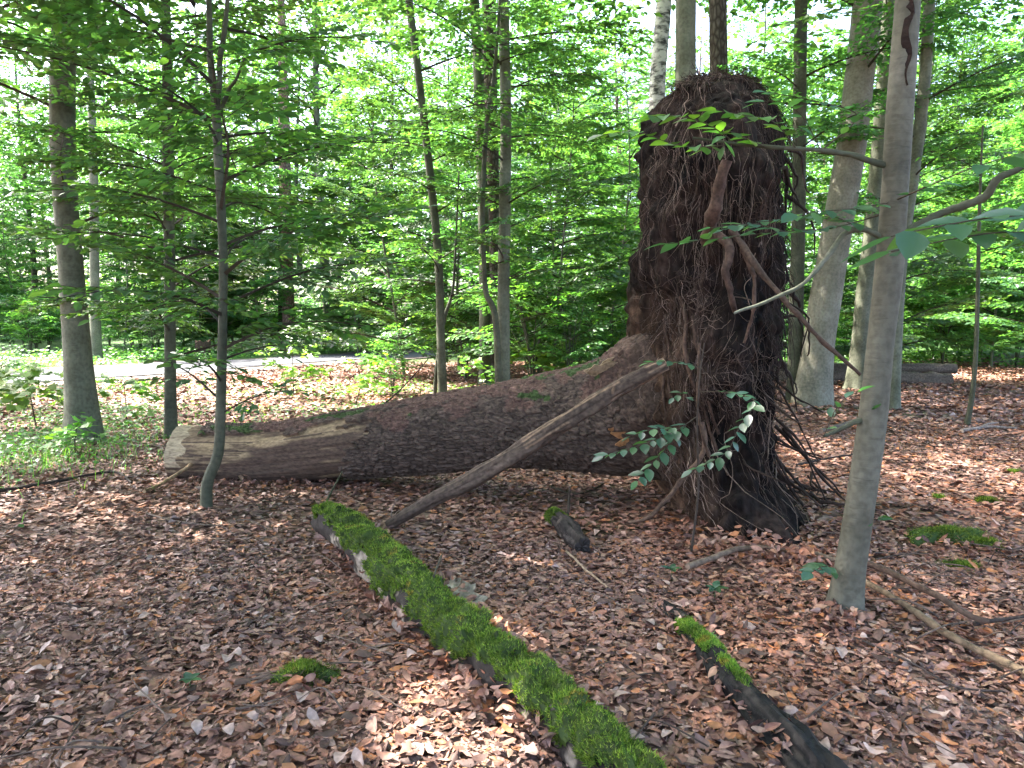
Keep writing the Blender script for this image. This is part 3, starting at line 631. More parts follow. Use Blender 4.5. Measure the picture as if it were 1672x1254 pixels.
    fibres(130, 11, 0.016, 0.002, 0.004, 3.2, 6.6, 0.0, 0.8, (-0.02, 0.025), dk + lt, swirl=1.0)
    # crest: stubby roots sticking out of the top
    n = 200; th = rng.uniform(2.8, 6.8, n); u = rng.uniform(0, 0.2, n); b = surf(th, u, -0.02); dr = norm(b - np.array([L[3, 1], Yc, L[5, 0]])) + rng.normal(0, 0.5, (n, 3)); ln = rng.uniform(0.03, 0.11, n)
    t = np.linspace(0, 1, 6); pa = b[:, None] + t[None, :, None] * (dr * ln[:, None])[:, None] + rng.normal(0, 0.01, (n, 6, 3)); pa[:, :, 2] -= 0.08 * t ** 2 * rng.uniform(0, 1, (n, 1))
    v, q = tubes(pa, rng.uniform(0.002, 0.006, (n, 1)) * np.linspace(1, 0.3, 6), 4); fr.add(v, q=q, col=(0.04, 0.024, 0.019))
    # hanging curtain on the dark side
    n = 260; th = rng.uniform(5.3, 6.9, n); u = rng.uniform(0.08, 0.55, n); b = surf(th, u, 0.02); ln = rng.uniform(0.15, 0.6, n); seg = 9; t = np.linspace(0, 1, seg)
    ox = np.stack([np.cos(th), np.sin(th), np.zeros(n)], -1) * rng.uniform(0.0, 0.12, (n, 1))
    pa = b[:, None] + np.sqrt(t)[None, :, None] * ox[:, None]; pa[:, :, 2] -= t[None] * ln[:, None]; pa += np.cumsum(rng.normal(0, 0.008, (n, seg, 3)), axis=1)
    v, q = tubes(pa, rng.uniform(0.002, 0.005, (n, 1)) * np.linspace(1, 0.3, seg), 4); fr.add(v, q=q, col=(0.035, 0.022, 0.018))
    fo = part('root_fibres', fr, [M_ROOT], rp, off=base, kind='stuff')
    # ---- single roots one can pick out
    def root(pts, r0, r1, col, lab=None, sides=8, n=22, kink=0.012):
        p = smooth_path(np.array(pts), n); p = p + np.cumsum(rng.normal(0, kink * 0.35, p.shape), 0) * np.sin(np.linspace(0, math.pi, n))[:, None]
        rad = np.linspace(r0, r1, n) * (1 + 0.05 * rng.normal(size=n))
        v, q = tubes(p, rad, sides); cc = np.repeat(p, sides, 0); v = cc + (v - cc) * (1 + 0.35 * fbm(v * np.array([30, 30, 14]), 3, 5))[:, None]; m = MB(); m.add(v, q=q, col=np.asarray(col) * (1 + 0.5 * fbm(v * 22, 2, 8))[:, None])
        m.add(np.r_[[p[0]], v[:sides], [p[-1]], v[-sides:]], t=[[0, 1 + (i + 1) % sides, 1 + i] for i in range(sides)] + [[sides + 1, sides + 2 + i, sides + 2 + (i + 1) % sides] for i in range(sides)], col=np.asarray(col) * 1.5)
        return part('root', m, [M_ROOT], rp, off=base, smooth=True, label=lab)
    S = lambda a, b, y: P(a, b, y)
    root([S(1186, 262, 5.0), S(1176, 300, 5.02), S(1162, 350, 5.08), S(1152, 392, 5.3)], 0.036, 0.05, (0.085, 0.05, 0.036), 'broken reddish root stub pointing upwards', sides=12)
    root([S(1160, 375, 5.2), S(1188, 400, 5.05), S(1180, 440, 5.0), S(1190, 480, 5.0), S(1200, 508, 5.08)], 0.034, 0.018, (0.075, 0.046, 0.035))
    root([S(1210, 405, 5.05), S(1230, 450, 5.0), S(1228, 500, 5.0), S(1215, 560, 5.05)], 0.016, 0.008, (0.09, 0.055, 0.04))
    root([S(1195, 375, 5.1), S(1240, 440, 4.9), S(1300, 515, 4.75), S(1345, 560, 4.7), S(1405, 612, 4.65)], 0.024, 0.011, (0.075, 0.048, 0.036), 'long brown root slanting down to the right')
    root([S(1028, 853, 5.05), S(1060, 845, 5.0), S(1092, 812, 5.0), S(1130, 770, 5.05), S(1152, 730, 5.1), S(1145, 690, 5.15)], 0.012, 0.02, (0.09, 0.055, 0.038))
    root([S(1142, 560, 5.0), S(1140, 640, 4.95), S(1143, 700, 5.0), S(1158, 745, 5.05)], 0.009, 0.012, (0.08, 0.05, 0.035))
    for k in range(50):                                       # tangle of dark roots at the foot, right side
        a0, b0 = (rng.uniform(1225, 1280), rng.uniform(560, 760)) if k < 20 else (rng.uniform(1230, 1340), rng.uniform(760, 850)); a1, b1 = a0 + rng.uniform(20, 110), b0 + rng.uniform(60, 200)
        y0 = rng.uniform(5.5, 6.6); p1 = P(a1, b1, y0 - rng.uniform(0, 0.6)); p1[2] = max(p1[2], float(H(p1[0], p1[1])) + 0.02)
        p0 = P(a0, b0, y0); pm = (p0 + p1) / 2 + rng.normal(0, 0.07, 3) + np.array([-0.04, 0, -0.06])
        root([p0, pm, p1], rng.uniform(0.009, 0.022), 0.005, (0.035, 0.022, 0.017), sides=6, n=12, kink=0.02)
    for k in range(14):                                       # right rim, crooked ends dangling
        a0, b0 = rng.uniform(1262, 1290), rng.uniform(230, 600); y0 = rng.uniform(5.9, 6.5); p0 = P(a0, b0, y0)
        p1 = p0 + np.array([rng.uniform(0.05, 0.22), rng.uniform(-0.2, 0.1), rng.uniform(-0.3, 0.02)]); p2 = p1 + np.array([rng.uniform(-0.04, 0.08), rng.uniform(-0.1, 0.1), rng.uniform(-0.35, -0.05)])
        root([p0, p1, p2], rng.uniform(0.01, 0.022), 0.005, (0.03, 0.02, 0.016), sides=6, n=12, kink=0.025)
    for k in range(9):                                        # pale curly roots on the near face
        th = rng.uniform(4.2, 5.6); u = rng.uniform(0.3, 0.75); pts = []
        for s in range(6):
            pts.append(surf(np.array(th), np.array(min(u, 0.97)), np.array(rng.uniform(0.02, 0.08)))); th += rng.normal(0, 0.16); u += rng.uniform(0.01, 0.05)
        root(pts, rng.uniform(0.003, 0.006), 0.002, np.array((0.13, 0.09, 0.068)) * rng.uniform(0.7, 1.3), sides=5, n=18, kink=0.01)
    for k in range(5):                                        # left buttress roots flowing into the trunk
        th = rng.uniform(3.0, 4.1); u0 = rng.uniform(0.35, 0.6)
        root([surf(np.array(th + 0.1 * s), np.array(u0 + 0.05 * s), np.array(0.02)) for s in range(5)], rng.uniform(0.012, 0.026), 0.008, (0.07, 0.042, 0.03), sides=7, n=14)
    # soil crumbs and leaves caught at the foot
    return T, surf
FALLEN, PLATE = fallen_tree()

# ================================================================ LOGS AND STICKS
def log_mb(pts, rads, n=120, sd=40, lump=0.12, seed=0, col=None, ends=True):
    pr = smooth_path(np.c_[np.array(pts), np.array(rads)], n); p, r = pr[:, :3], pr[:, 3]
    v, q = tubes(p, r, sd); ctr = np.repeat(p, sd, 0); dv = v - ctr; an = np.tile(np.arange(sd) / sd * 6.283, n); dl = np.repeat(np.r_[0, np.cumsum(np.linalg.norm(np.diff(p, axis=0), axis=1))], sd)
    v = ctr + dv * (1 + lump * fbm(np.c_[np.cos(an) * 1.3, np.sin(an) * 1.3, dl * 5], 4, seed) + 0.35 * lump * fbm(np.c_[np.cos(an) * 5, np.sin(an) * 5, dl * 1.6], 2, seed + 40))[:, None]
    c = col(an, dl, norm(dv)) if callable(col) else np.broadcast_to(np.asarray(col, float), (len(v), 3))
    mb = MB(); mb.add(v, q=q, col=c)
    if ends:
        for s0, i0, fl in ((p[0], 0, 1), (p[-1], (n - 1) * sd, 0)):
            ring = v[i0:i0 + sd]; mid = s0 + (ring - s0) * 0.5 + rng.normal(0, 0.006, (sd, 3)); vv = np.r_[[s0], mid, ring]
            a = 1 + np.arange(sd); b = np.roll(a, -1); qq = np.stack([a, a + sd, b + sd, b], -1); tt = np.stack([np.zeros(sd, int), a, b], -1)
            mb.add(vv, q=qq if fl else qq[:, ::-1], t=tt if fl else tt[:, ::-1], col=c[i0] * 1.2)
    return mb, v, norm(dv), dl, an
def moss_mb(v, nrm, k, n, ln=(0.008, 0.024), mb=None, wd=0.0022, tint=(1, 1, 1), jit=0.012):
    mb = mb or MB(); k = np.asarray(k); i = k[rng.integers(0, len(k), n)]; b = v[i] + rng.normal(0, jit, (n, 3)) * (1 - np.abs(nrm[i])) - nrm[i] * 0.003
    d = norm(nrm[i] * 0.8 + rng.normal(0, 0.55, (n, 3)) + [0, 0, 0.25]); s = norm(np.cross(d, rng.normal(size=(n, 3)))); L = rng.uniform(*ln, n)[:, None]
    c = np.array([[0.115, 0.185, 0.024], [0.16, 0.235, 0.034], [0.065, 0.125, 0.02], [0.22, 0.275, 0.05]])[rng.integers(0, 4, n)] * rng.uniform(0.6, 1.25, (n, 1)) * np.asarray(tint)
    br = fbm(b * 9, 3, 29)[:, None]; c = c * (1 + 0.45 * br) * np.where(br > 0.75, np.array([1.1, 0.62, 0.8]), 1.0)
    vv = np.stack([b - s * wd, b + s * wd, b + d * L + s * 0.0004], 1); mb.add(vv, t=np.arange(n * 3).reshape(-1, 3), col=np.repeat(c, 3, 0)); return mb

def mossy_log():
    g = lambda a, b, dz: G(a, b, dz)
    pts = [g(533, 866, 0.08), g(600, 925, 0.08), g(660, 985, 0.075), g(745, 1060, 0.065), g(830, 1130, 0.06), g(930, 1215, 0.055), g(1015, 1300, 0.05), g(1080, 1370, 0.05)]
    rads = [0.105, 0.118, 0.122, 0.112, 0.10, 0.09, 0.09, 0.08]
    base = pts[3].copy(); base[2] = 0
    T = thing('mossy_log', 'long rotting birch log thickly covered with bright green moss', 'log', base)
    def col(an, dl, nr):
        w = fbm(np.c_[nr[:, 0] * 3, nr[:, 1] * 3, dl * 6], 4, 61)
        c = np.where((w > 0.30)[:, None], np.array([0.21, 0.175, 0.14]), np.array([0.028, 0.022, 0.019])); return c * (1 + 0.3 * vnoise(np.c_[an * 8, dl * 30, dl], 5)[:, None])
    mb, v, nr, dl, an = log_mb(pts, rads, 170, 44, 0.22, 60, col)
    lg = part('wood', mb, [M_DEAD], T, smooth=True)
    mk = nr[:, 2] * 0.95 + 0.5 * fbm(np.c_[nr[:, 0], nr[:, 1], dl * 2.2], 3, 64) + 0.42 * fbm(v * 13, 3, 66) + 0.2 * nr[:, 0] - 0.10
    k = np.where(mk > 0.12)[0]
    cush = MB(); vv = v + nr * np.clip((mk - 0.12) * 0.09, 0, 0.032)[:, None] * (0.55 + 1.2 * np.abs(fbm(v * 14, 2, 8)))[:, None]
    q = grid_quads(170, 44, True); keep = (mk[q] > 0.10).all(1); cush.add(vv, q=q[keep], col=np.array([0.055, 0.085, 0.016]) * (0.8 + 0.5 * vnoise(v * 40, 6))[:, None])
    k = k[(mk[k] > 0.30) | (rng.random(len(k)) < 0.5)]; moss_mb(vv, nr, k, 46000, mb=cush, ln=(0.006, 0.02))
    moss_mb(vv, nr, k[(mk[k] < 0.4)], 6000, mb=cush, ln=(0.015, 0.04), tint=(0.85, 0.9, 0.9))
    part('moss', cush, [M_MOSS], lg, off=base, kind='stuff')
    # peeling white bark flakes on the far flank and at the head
    for a, b, yy, ln, wd, tl in [(738, 955, 0.0, 0.10, 0.05, 0.4), (757, 968, 0, 0.13, 0.06, 0.6), (772, 982, 0, 0.12, 0.06, 0.2), (757, 1000, 0, 0.08, 0.03, 0.5), (585, 895, 0, 0.14, 0.05, -0.9), (600, 915, 0, 0.10, 0.04, -0.8), (575, 880, 0, 0.09, 0.04, -1.0), (945, 1162, 0, 0.13, 0.06, 0.1), (620, 938, 0, 0.1, 0.04, -0.9)]:
        c = G(a, b, 0); c = c * 0.965 + np.array([0, 0, CAMH]) * 0.035
        c[2] += 0.0
        s = np.linspace(-0.5, 0.5, 7); ax = norm(np.array([0.62, -0.78, 0.0])); up = np.array([math.cos(tl) * 0.7, math.cos(tl) * 0.3, math.sin(tl)])
        rows = []
        for t in np.linspace(-1, 1, 5): rows.append(c + np.outer(s * ln, ax) + up * (t * wd + rng.normal(0, 0.008, (7, 1))) + np.array([0, 0, 1]) * (0.02 * t * t))
        vv2 = np.stack(rows, 1).reshape(-1, 3); q0 = grid_quads(7, 5, False); m = MB(); m.add(vv2, q=q0, col=(0.27, 0.245, 0.20)); m.add(vv2 - [0, 0, 0.006], q=q0[:, ::-1], col=(0.22, 0.15, 0.1))
        part('bark_flake', m, [M_DEAD], lg, off=base)
    m = MB(); pp = smooth_path([G(525, 862, 0.12), G(543, 842, 0.2), G(560, 822, 0.27)], 10); v, q = tubes(pp, np.linspace(0.012, 0.005, 10), 6); m.add(v, q=q, col=(0.05, 0.05, 0.03)); part('branch_stub', m, [M_DEAD], lg, off=base)
    m = MB(); pp = smooth_path([G(690, 1040, 0.05), G(705, 1015, 0.2), G(722, 995, 0.3)], 10); v, q = tubes(pp, np.linspace(0.009, 0.005, 10), 6); m.add(v, q=q, col=(0.06, 0.05, 0.035)); part('branch_stub', m, [M_DEAD], lg, off=base)
    m = MB(); pp = smooth_path([G(618, 930, 0.12), G(627, 925, 0.17), G(632, 930, 0.2)], 8); v, q = tubes(pp, [0.05, 0.048, 0.046, 0.044, 0.04, 0.035, 0.025, 0.004], 9); m.add(v, q=q, col=(0.012, 0.012, 0.014)); part('bracket_fungus', m, [M_DEAD], lg, off=base, smooth=True)
mossy_log()

def dark_log():
    pts = [G(1085, 992, 0.01), G(1130, 1050, 0.04), G(1175, 1105, 0.045), G(1235, 1175, 0.035), G(1300, 1240, 0.025), G(1360, 1300, 0.01)]
    base = pts[2].copy(); base[2] = 0
    T = thing('rotten_log', 'blackened rotten log half sunk in leaves with small moss patches', 'log', base)
    c = lambda an, dl, nr: np.where((fbm(np.c_[nr * 4, ][:, :3] + dl[:, None] * 3, 3, 5) > 0.35)[:, None], np.array([0.03, 0.025, 0.022]), np.array([0.009, 0.0085, 0.0085])) * (1 + 0.3 * vnoise(np.c_[an * 9, dl * 4, dl], 5)[:, None])
    mb, v, nr, dl, an = log_mb(pts, [0.035, 0.05, 0.06, 0.062, 0.072, 0.075], 150, 40, 0.34, 77, c)
    lg = part('wood', mb, [M_DEAD], T)
    mk = nr[:, 2] * 0.7 + fbm(np.c_[nr[:, 0], nr[:, 1], dl * 3.5], 3, 3) * 0.5; m1 = (dl > 0.34) & (dl < 0.72) & (mk > 0.05); m2 = (mk > 0.85) & (dl > 0.8)
    mm = moss_mb(v, nr, np.where(m1)[0], 7000, ln=(0.008, 0.022)); moss_mb(v, nr, np.where(m2)[0] if m2.any() else np.where(m1)[0], 1600, mb=mm)
    part('moss', mm, [M_MOSS], lg, off=base, kind='stuff')
dark_log()

def stub_log():
    pts = [G(903, 856, 0.07), G(925, 878, 0.06), G(950, 905, 0.05)]; base = pts[1].copy(); base[2] = 0
    T = thing('rotten_stub', 'short dark rotten log stub with mossy upper end', 'log stub', base)
    mb, v, nr, dl, an = log_mb(pts, [0.06, 0.072, 0.055], 60, 30, 0.3, 15, lambda an, dl, nr: np.array([0.035, 0.028, 0.025]) * (1 + 0.6 * fbm(np.c_[np.cos(an) * 3, np.sin(an) * 3, dl * 9], 3, 4))[:, None]); lg = part('wood', mb, [M_DEAD], T)
    mm = moss_mb(v, nr, np.where((dl < 0.16) & (nr[:, 2] > -0.3))[0], 3500, ln=(0.008, 0.024)); part('moss', mm, [M_MOSS], lg, off=base, kind='stuff')
    m = MB(); pp = smooth_path([G(925, 868, 0.0), G(928, 850, 0.1), G(930, 835, 0.2)], 8); v, q = tubes(pp, np.linspace(0.016, 0.008, 8), 6); m.add(v, q=q, col=(0.04, 0.03, 0.025)); part('branch_stub', m, [M_DEAD], T)
stub_log()

def moss_cushion(px, py, wpx, hpx, label, tail=False, wood=True):
    c = G(px, py); w = pxm(wpx, c[1]) / 2; h = pxm(hpx, c[1])
    T = thing('moss_cushion', label, 'moss', c)
    nu, nv = 14, 26; U, A = np.meshgrid(np.linspace(0, 1, nu), np.linspace(0, 6.283, nv, endpoint=False), indexing='ij')
    rr = np.sin(U * math.pi / 2); edge = 1 + 0.45 * vnoise(np.stack([np.cos(A) * 2.2 + px, np.sin(A) * 2.2, 0 * A], -1), 12); x = w * rr * np.cos(A) * edge; y = 0.45 * w * rr * np.sin(A) * edge; z = h * np.cos(U * math.pi / 2) - 0.02
    v = np.stack([x, y, z], -1).reshape(-1, 3); v = v * (1 + 0.25 * fbm(v * 14 + px, 3, 3))[:, None]; nr = norm(v / np.array([w, 0.6 * w, h + 0.02]) + [0, 0, 0.1])
    mb = MB(); mb.add(v + c, q=grid_quads(nu, nv, True), col=(0.05, 0.095, 0.02)); mo = part('cushion', mb, [M_MOSS], T, smooth=True)
    mm = moss_mb(v + c, nr, np.arange(len(v)), int(3500 + 60000 * w * w), ln=(0.008, 0.022), jit=0.02); part('moss', mm, [M_MOSS], mo, off=c, kind='stuff')
    if tail:
        for dx, dy in ((-0.13, -0.02), (-0.10, -0.06), (-0.15, 0.02)):
            m = MB(); pp = smooth_path([c + [-w * 0.6, 0, h * 0.4], c + [-w * 0.9 + dx * 0.4, dy * 0.5, 0.03], c + [-w + dx, dy, 0.01]], 8); v2, q2 = tubes(pp, np.linspace(0.012, 0.004, 8), 5); m.add(v2, q=q2, col=(0.12, 0.08, 0.06)); part('rotten_twig', m, [M_DEAD], T)
moss_cushion(497, 1112, 92, 34, 'small bright moss tuft alone among the leaves, left of the mossy log', True)
moss_cushion(1545, 880, 105, 24, 'long moss patch along a low earth mound to the right')
moss_cushion(1606, 890, 60, 18, 'moss patch at the right end of the long mossy mound')
moss_cushion(1568, 928, 70, 16, 'flat moss strip below the long mossy mound')
moss_cushion(1612, 822, 42, 14, 'small dark moss dot above the mossy mound')
moss_cushion(1532, 814, 20, 8, 'tiny moss dot beside the front beech')
moss_cushion(1655, 772, 26, 8, 'small moss dot at the right edge')

def stick(label, pix, r0, r1, col, name='fallen_stick', dz=0.03, group=None, sides=7, n=26, forks=(), kink=0.006):
    pts = []
    for q in pix:
        if len(q) == 3: pts.append(P(*q))
        else: pts.append(G(q[0], q[1], dz))
    base = pts[0].copy(); base[2] = float(H(base[0], base[1]))
    p = smooth_path(np.array(pts), n); p = p + np.cumsum(rng.normal(0, kink * 0.3, p.shape), 0) * np.sin(np.linspace(0, math.pi, n))[:, None]
    rad = np.linspace(r0, r1, n) * (1 + 0.08 * rng.normal(size=n)); v, q = tubes(p, rad, sides); mb = MB()
    cv = np.asarray(col) * (1 + 0.35 * vnoise(v * np.array([20, 20, 20]), 7))[:, None]; mb.add(v, q=q, col=cv)
    mb.add(np.r_[[p[0]], v[:sides]], t=[[0, 1 + (i + 1) % sides, 1 + i] for i in range(sides)], col=np.asarray(col) * 1.6)
    for (u, dx, dy, dzz, ln) in forks:
        b = p[int(u * (n - 1))]; e = b + norm(np.array([dx, dy, dzz], float)) * ln; pp = smooth_path([b, (b + e) / 2 + rng.normal(0, 0.02, 3), e], 8); v, q = tubes(pp, np.linspace(rad[int(u * (n - 1))] * 0.7, r1 * 0.5, 8), 5); mb.add(v, q=q, col=np.asarray(col))
    return single(name, mb, [M_DEAD], label, 'stick', base, group, smooth=True)

# leaning broken pole across the trunk
def pole():
    p0, p1 = G(634, 864, 0.03), P(1088, 594, 5.22); pts = [p0 + (p1 - p0) * t + np.array([0, 0, w]) for t, w in zip(np.linspace(0, 1, 7), (0, 0.0, -0.018, -0.012, 0.004, 0.014, 0.0))]
    base = pts[0].copy()
    T = thing('leaning_branch', 'thick broken dead branch leaning from the leaves up to the root plate', 'branch', base)
    def col(an, dl, nr):
        g = fbm(np.c_[np.cos(an) * 5, np.sin(an) * 5, dl * 1.2], 4, 33); c = np.array([0.082, 0.057, 0.043]) * (1 + 0.5 * g)[:, None]
        bare = (g > 0.3) & (dl > 1.2); return np.where(bare[:, None], np.array([0.20, 0.13, 0.085]) * (1 + 0.3 * g)[:, None], c)
    mb, v, nr, dl, an = log_mb(pts, [0.042, 0.053, 0.059, 0.061, 0.06, 0.058, 0.052], 150, 30, 0.2, 35, col)
    tr = part('stem', mb, [M_DEAD], T)
    for a in ((870, 718, 5.4, 0.02, 0.05), (1000, 644, 5.24, 0.02, 0.06), (950, 672, 5.3, 0.018, 0.05)):
        c = P(a[0], a[1], a[2]); m = MB(); pp = smooth_path([c, c + [0.01, -0.02, a[4]]], 5); v, q = tubes(pp, np.linspace(a[3], 0.006, 5), 7); m.add(v, q=q, col=(0.14, 0.09, 0.06)); part('knot_stub', m, [M_DEAD], tr, off=base, smooth=True)
    for a in range(3):
        b = G(640 + a * 14, 862, 0.06); m = MB(); pp = smooth_path([b, b + [rng.uniform(-0.03, 0.05), -0.02, 0.08], b + [rng.uniform(-0.05, 0.09), -0.04, 0.17 - 0.12 * a]], 6); v, q = tubes(pp, np.linspace(0.006, 0.002, 6), 5); m.add(v, q=q, col=(0.2, 0.15, 0.12)); part('twig', m, [M_DEAD], tr, off=base)
pole()
stick('pale barkless stick running from the front beech to lower right', [(1400, 958), (1490, 1012), (1545, 1050), (1610, 1085), (1700, 1128)], 0.014, 0.021, (0.15, 0.105, 0.068), dz=0.05)
stick('brown stick above the pale one, bending at its far end', [(1395, 935), (1450, 955), (1530, 1000), (1590, 1035), (1612, 1040)], 0.02, 0.016, (0.085, 0.055, 0.042), dz=0.08)
stick('dark twig branching off to the right edge beside the pale stick', [(1590, 1035), (1640, 1025), (1700, 1020)], 0.012, 0.008, (0.05, 0.035, 0.028), dz=0.05)
stick('bent grey-brown root stick in front of the root plate foot', [(1122, 944), (1160, 930), (1205, 915), (1260, 913), (1320, 922), (1370, 935)], 0.02, 0.017, (0.15, 0.105, 0.075), dz=0.07)
stick('thin pale stick on the leaves below the mossy stub', [(925, 908), (960, 940), (992, 968)], 0.008, 0.006, (0.30, 0.22, 0.15))
stick('broken pale stick lying against the sawn trunk end', [(236, 808), (270, 785, 6.9), (313, 757, 7.1)], 0.014, 0.018, (0.24, 0.16, 0.09))
stick('long dark branch lying by the grass at the left edge', [(-20, 810), (80, 793), (178, 775), (215, 793)], 0.018, 0.01, (0.035, 0.026, 0.022), forks=[(0.85, 0.4, -0.3, 0.02, 0.4)])
stick('thin dark twig slanting up behind the fallen trunk', [(600, 680, 9.5), (650, 640, 9.6), (700, 585, 9.7)], 0.012, 0.006, (0.04, 0.03, 0.024))
stick('weathered stick on the leaf floor behind the front beech', [(1570, 707), (1610, 702), (1660, 703)], 0.03, 0.02, (0.20, 0.16, 0.14), forks=[(0.4, 1, 0.6, 0.1, 0.5)])
stick('dead branch lying flat between beech and root plate', [(1340, 714), (1370, 705), (1410, 690)], 0.03, 0.026, (0.10, 0.075, 0.06), dz=0.08)
stick('black twig jutting from the root plate foot', [(1300, 775), (1345, 765), (1395, 757)], 0.012, 0.008, (0.025, 0.02, 0.018), dz=0.1)
stick('thin dark twig arching over the leaf floor, lower right', [(1350, 1030), (1480, 1090), (1560, 1135), (1640, 1140)], 0.006, 0.004, (0.06, 0.045, 0.04))
stick('thin grey twig lying in front of the kinked sapling', [(240, 845), (300, 858), (360, 865)], 0.008, 0.006, (0.12, 0.09, 0.07))
stick('dark stick under the fallen trunk near the roots', [(900, 800), (940, 810), (985, 795)], 0.012, 0.008, (0.06, 0.045, 0.03))
for k in range(80):
    if k < 24: a, b = rng.uniform(1420, 1680), rng.uniform(900, 1060)
    else: a, b = rng.uniform(40, 1650), rng.uniform(800, 1240)
    c = G(a, b, 0.03); an = rng.uniform(-0.9, 0.5) if k < 24 else rng.uniform(0, 6.28); L = rng.uniform(0.15, 0.5); d = np.array([math.cos(an), math.sin(an), 0]) * L
    pts = np.array([c, c + d * 0.5 + rng.normal(0, 0.03, 3) + [0, 0, 0.03], c + d]); p = smooth_path(pts, 10); p[:, 2] = np.maximum(p[:, 2], H(p[:, 0], p[:, 1]) + 0.025)
    v, q = tubes(p, np.linspace(rng.uniform(0.003, 0.006), 0.002, 10), 5); mb = MB(); mb.add(v, q=q, col=np.array((0.085, 0.06, 0.048)) * rng.uniform(0.6, 1.8))
    single('thin_twig', mb, [M_DEAD], 'thin brown twig lying loose on the fallen leaves' if k >= 24 else 'thin dark twig in the brush right of the front beech', 'twig', c, 'loose twigs on the leaves' if k >= 24 else 'twigs right of the front beech')

def caught(pix, n, dz, lift, label):
    mb = MB(); k = rng.integers(0, len(pix) - 1, n); t = rng.random(n); pp = np.array(pix, float)
    a = pp[k] * (1 - t)[:, None] + pp[k + 1] * t[:, None]; g = np.array([G(x, y) for x, y in a + rng.normal(0, 9, (n, 2))])
    litter_leaves(mb, g[:, 0], g[:, 1], rng.uniform(0.035, 0.08, n), True, lift=lift, tilt=0.8, zf=g[:, 2] + dz)
    o = link(bpy.data.objects.new('leaf_litter', mb.mesh('leaf_litter', [M_LITTER]))); o.parent = GROUND; o['kind'] = 'stuff'
caught([(535, 900), (640, 1010), (720, 1090), (800, 1160), (900, 1240)], 260, 0.01, 0.09, '')
caught([(620, 870), (720, 960), (800, 1030), (900, 1110), (1010, 1215)], 160, 0.01, 0.08, '')
caught([(1090, 1010), (1150, 1090), (1220, 1180), (1290, 1250)], 130, 0.01, 0.08, '')
caught([(1120, 1010), (1190, 1090), (1260, 1180), (1330, 1250)], 130, 0.01, 0.08, '')
caught([(1090, 880), (1180, 900), (1260, 910), (1340, 930)], 260, 0.02, 0.12, '')
caught([(545, 845), (620, 905), (700, 985), (780, 1050), (870, 1120), (960, 1195), (1020, 1250)], 70, 0.155, 0.02, '')
for a, b in ((497, 1112), (1545, 880), (1606, 890), (1568, 928), (1612, 822)): caught([(a - 40, b + 8), (a, b + 14), (a + 40, b + 6)], 26, 0.01, 0.05, '')
caught([(310, 792), (420, 795), (540, 790)], 160, 0.01, 0.06, '')
caught([(1345, 1010), (1375, 1030), (1405, 1012)], 150, 0.0, 0.08, '')
caught([(1180, 905), (1290, 920), (1380, 915)], 160, 0.0, 0.10, '')
# ================================================================ TREES ONE CAN TELL APART
tree('beech_tree', 'thick straight beech trunk at left with foliage across it', 'tree', [(137, 722), (128, 600), (117, 450), (105, 300), (102, 150), (106, 0)], 9.5, (46, 43, 38, 37, 37, 36), M_BEECH, 15, seed=1, canopy=34,
     crown=[(2.2, 5.6, 8, 2.0, 2.4), (5.5, 14, 26, 2.6, 1.6)])
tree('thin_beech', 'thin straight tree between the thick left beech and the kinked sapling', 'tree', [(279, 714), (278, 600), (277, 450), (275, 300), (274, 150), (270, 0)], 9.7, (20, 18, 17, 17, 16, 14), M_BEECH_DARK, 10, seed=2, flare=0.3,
     crown=[(1.0, 5.2, 30, 2.0, 1.8), (5.2, 9.5, 18, 1.7, 0.8)])
kink, kp, kr = tree('kinked_sapling', 'slim sapling with a kinked foot in front of the sawn trunk end', 'sapling', [(338, 845), (337, 800), (343, 775), (357, 735), (361, 640), (364, 500), (364, 400), (356, 250), (353, 180), (343, 90), (342, 30)], 6.05, (19, 19, 18, 17, 16, 14, 14, 14, 13, 10, 9), M_BEECH_DARK, 6.0, seed=3, flare=0.15, n=90,
     crown=[(0.75, 1.3, 4, 0.9, 1.1), (1.3, 3.9, 26, 1.4, 1.9), (3.9, 5.8, 12, 1.4, 0.8)])
def limb(parent, pix, r0, r1, mat, n=22, col=(1, 1, 1)):
    n = 44; p = smooth_path(np.array([P(*q) for q in pix]), n); p = p + 0.006 * np.stack([vnoise(p * 9, k) for k in (1, 2, 3)], -1); v, q = tubes(p, np.linspace(r0, r1, n), 10); cc = np.repeat(p, 10, 0); v = cc + (v - cc) * (1 + 0.22 * fbm(v * 18, 3, 5))[:, None]; mb = MB(); mb.add(v, q=q, col=col); return part('branch', mb, [mat], parent, smooth=True), p
limb(kink, [(356, 190, 6.05), (372, 150, 6.0), (385, 130, 5.9), (398, 95, 5.8)], 0.02, 0.008, M_BEECH_DARK)
limb(kink, [(353, 200, 6.05), (360, 100, 6.0), (370, 20, 5.95), (372, -60, 5.9)], 0.025, 0.014, M_BEECH_DARK)
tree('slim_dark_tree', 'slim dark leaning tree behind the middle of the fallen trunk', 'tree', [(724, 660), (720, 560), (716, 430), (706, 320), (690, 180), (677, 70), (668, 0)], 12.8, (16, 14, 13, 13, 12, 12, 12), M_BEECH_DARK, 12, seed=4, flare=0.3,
     crown=[(1.6, 5.5, 14, 1.5, 2.0), (5.5, 11.5, 20, 1.9, 1.0)])
tree('crooked_sapling', 'thin crooked stem hugging the slim dark leaning tree', 'sapling', [(708, 655), (714, 590), (726, 520), (738, 480), (742, 440)], 12.9, (7, 6, 6, 5, 4), M_BEECH_DARK, 4.2, seed=5, flare=0.1, crown=[(1.8, 4.0, 4, 0.9, 0.9)])
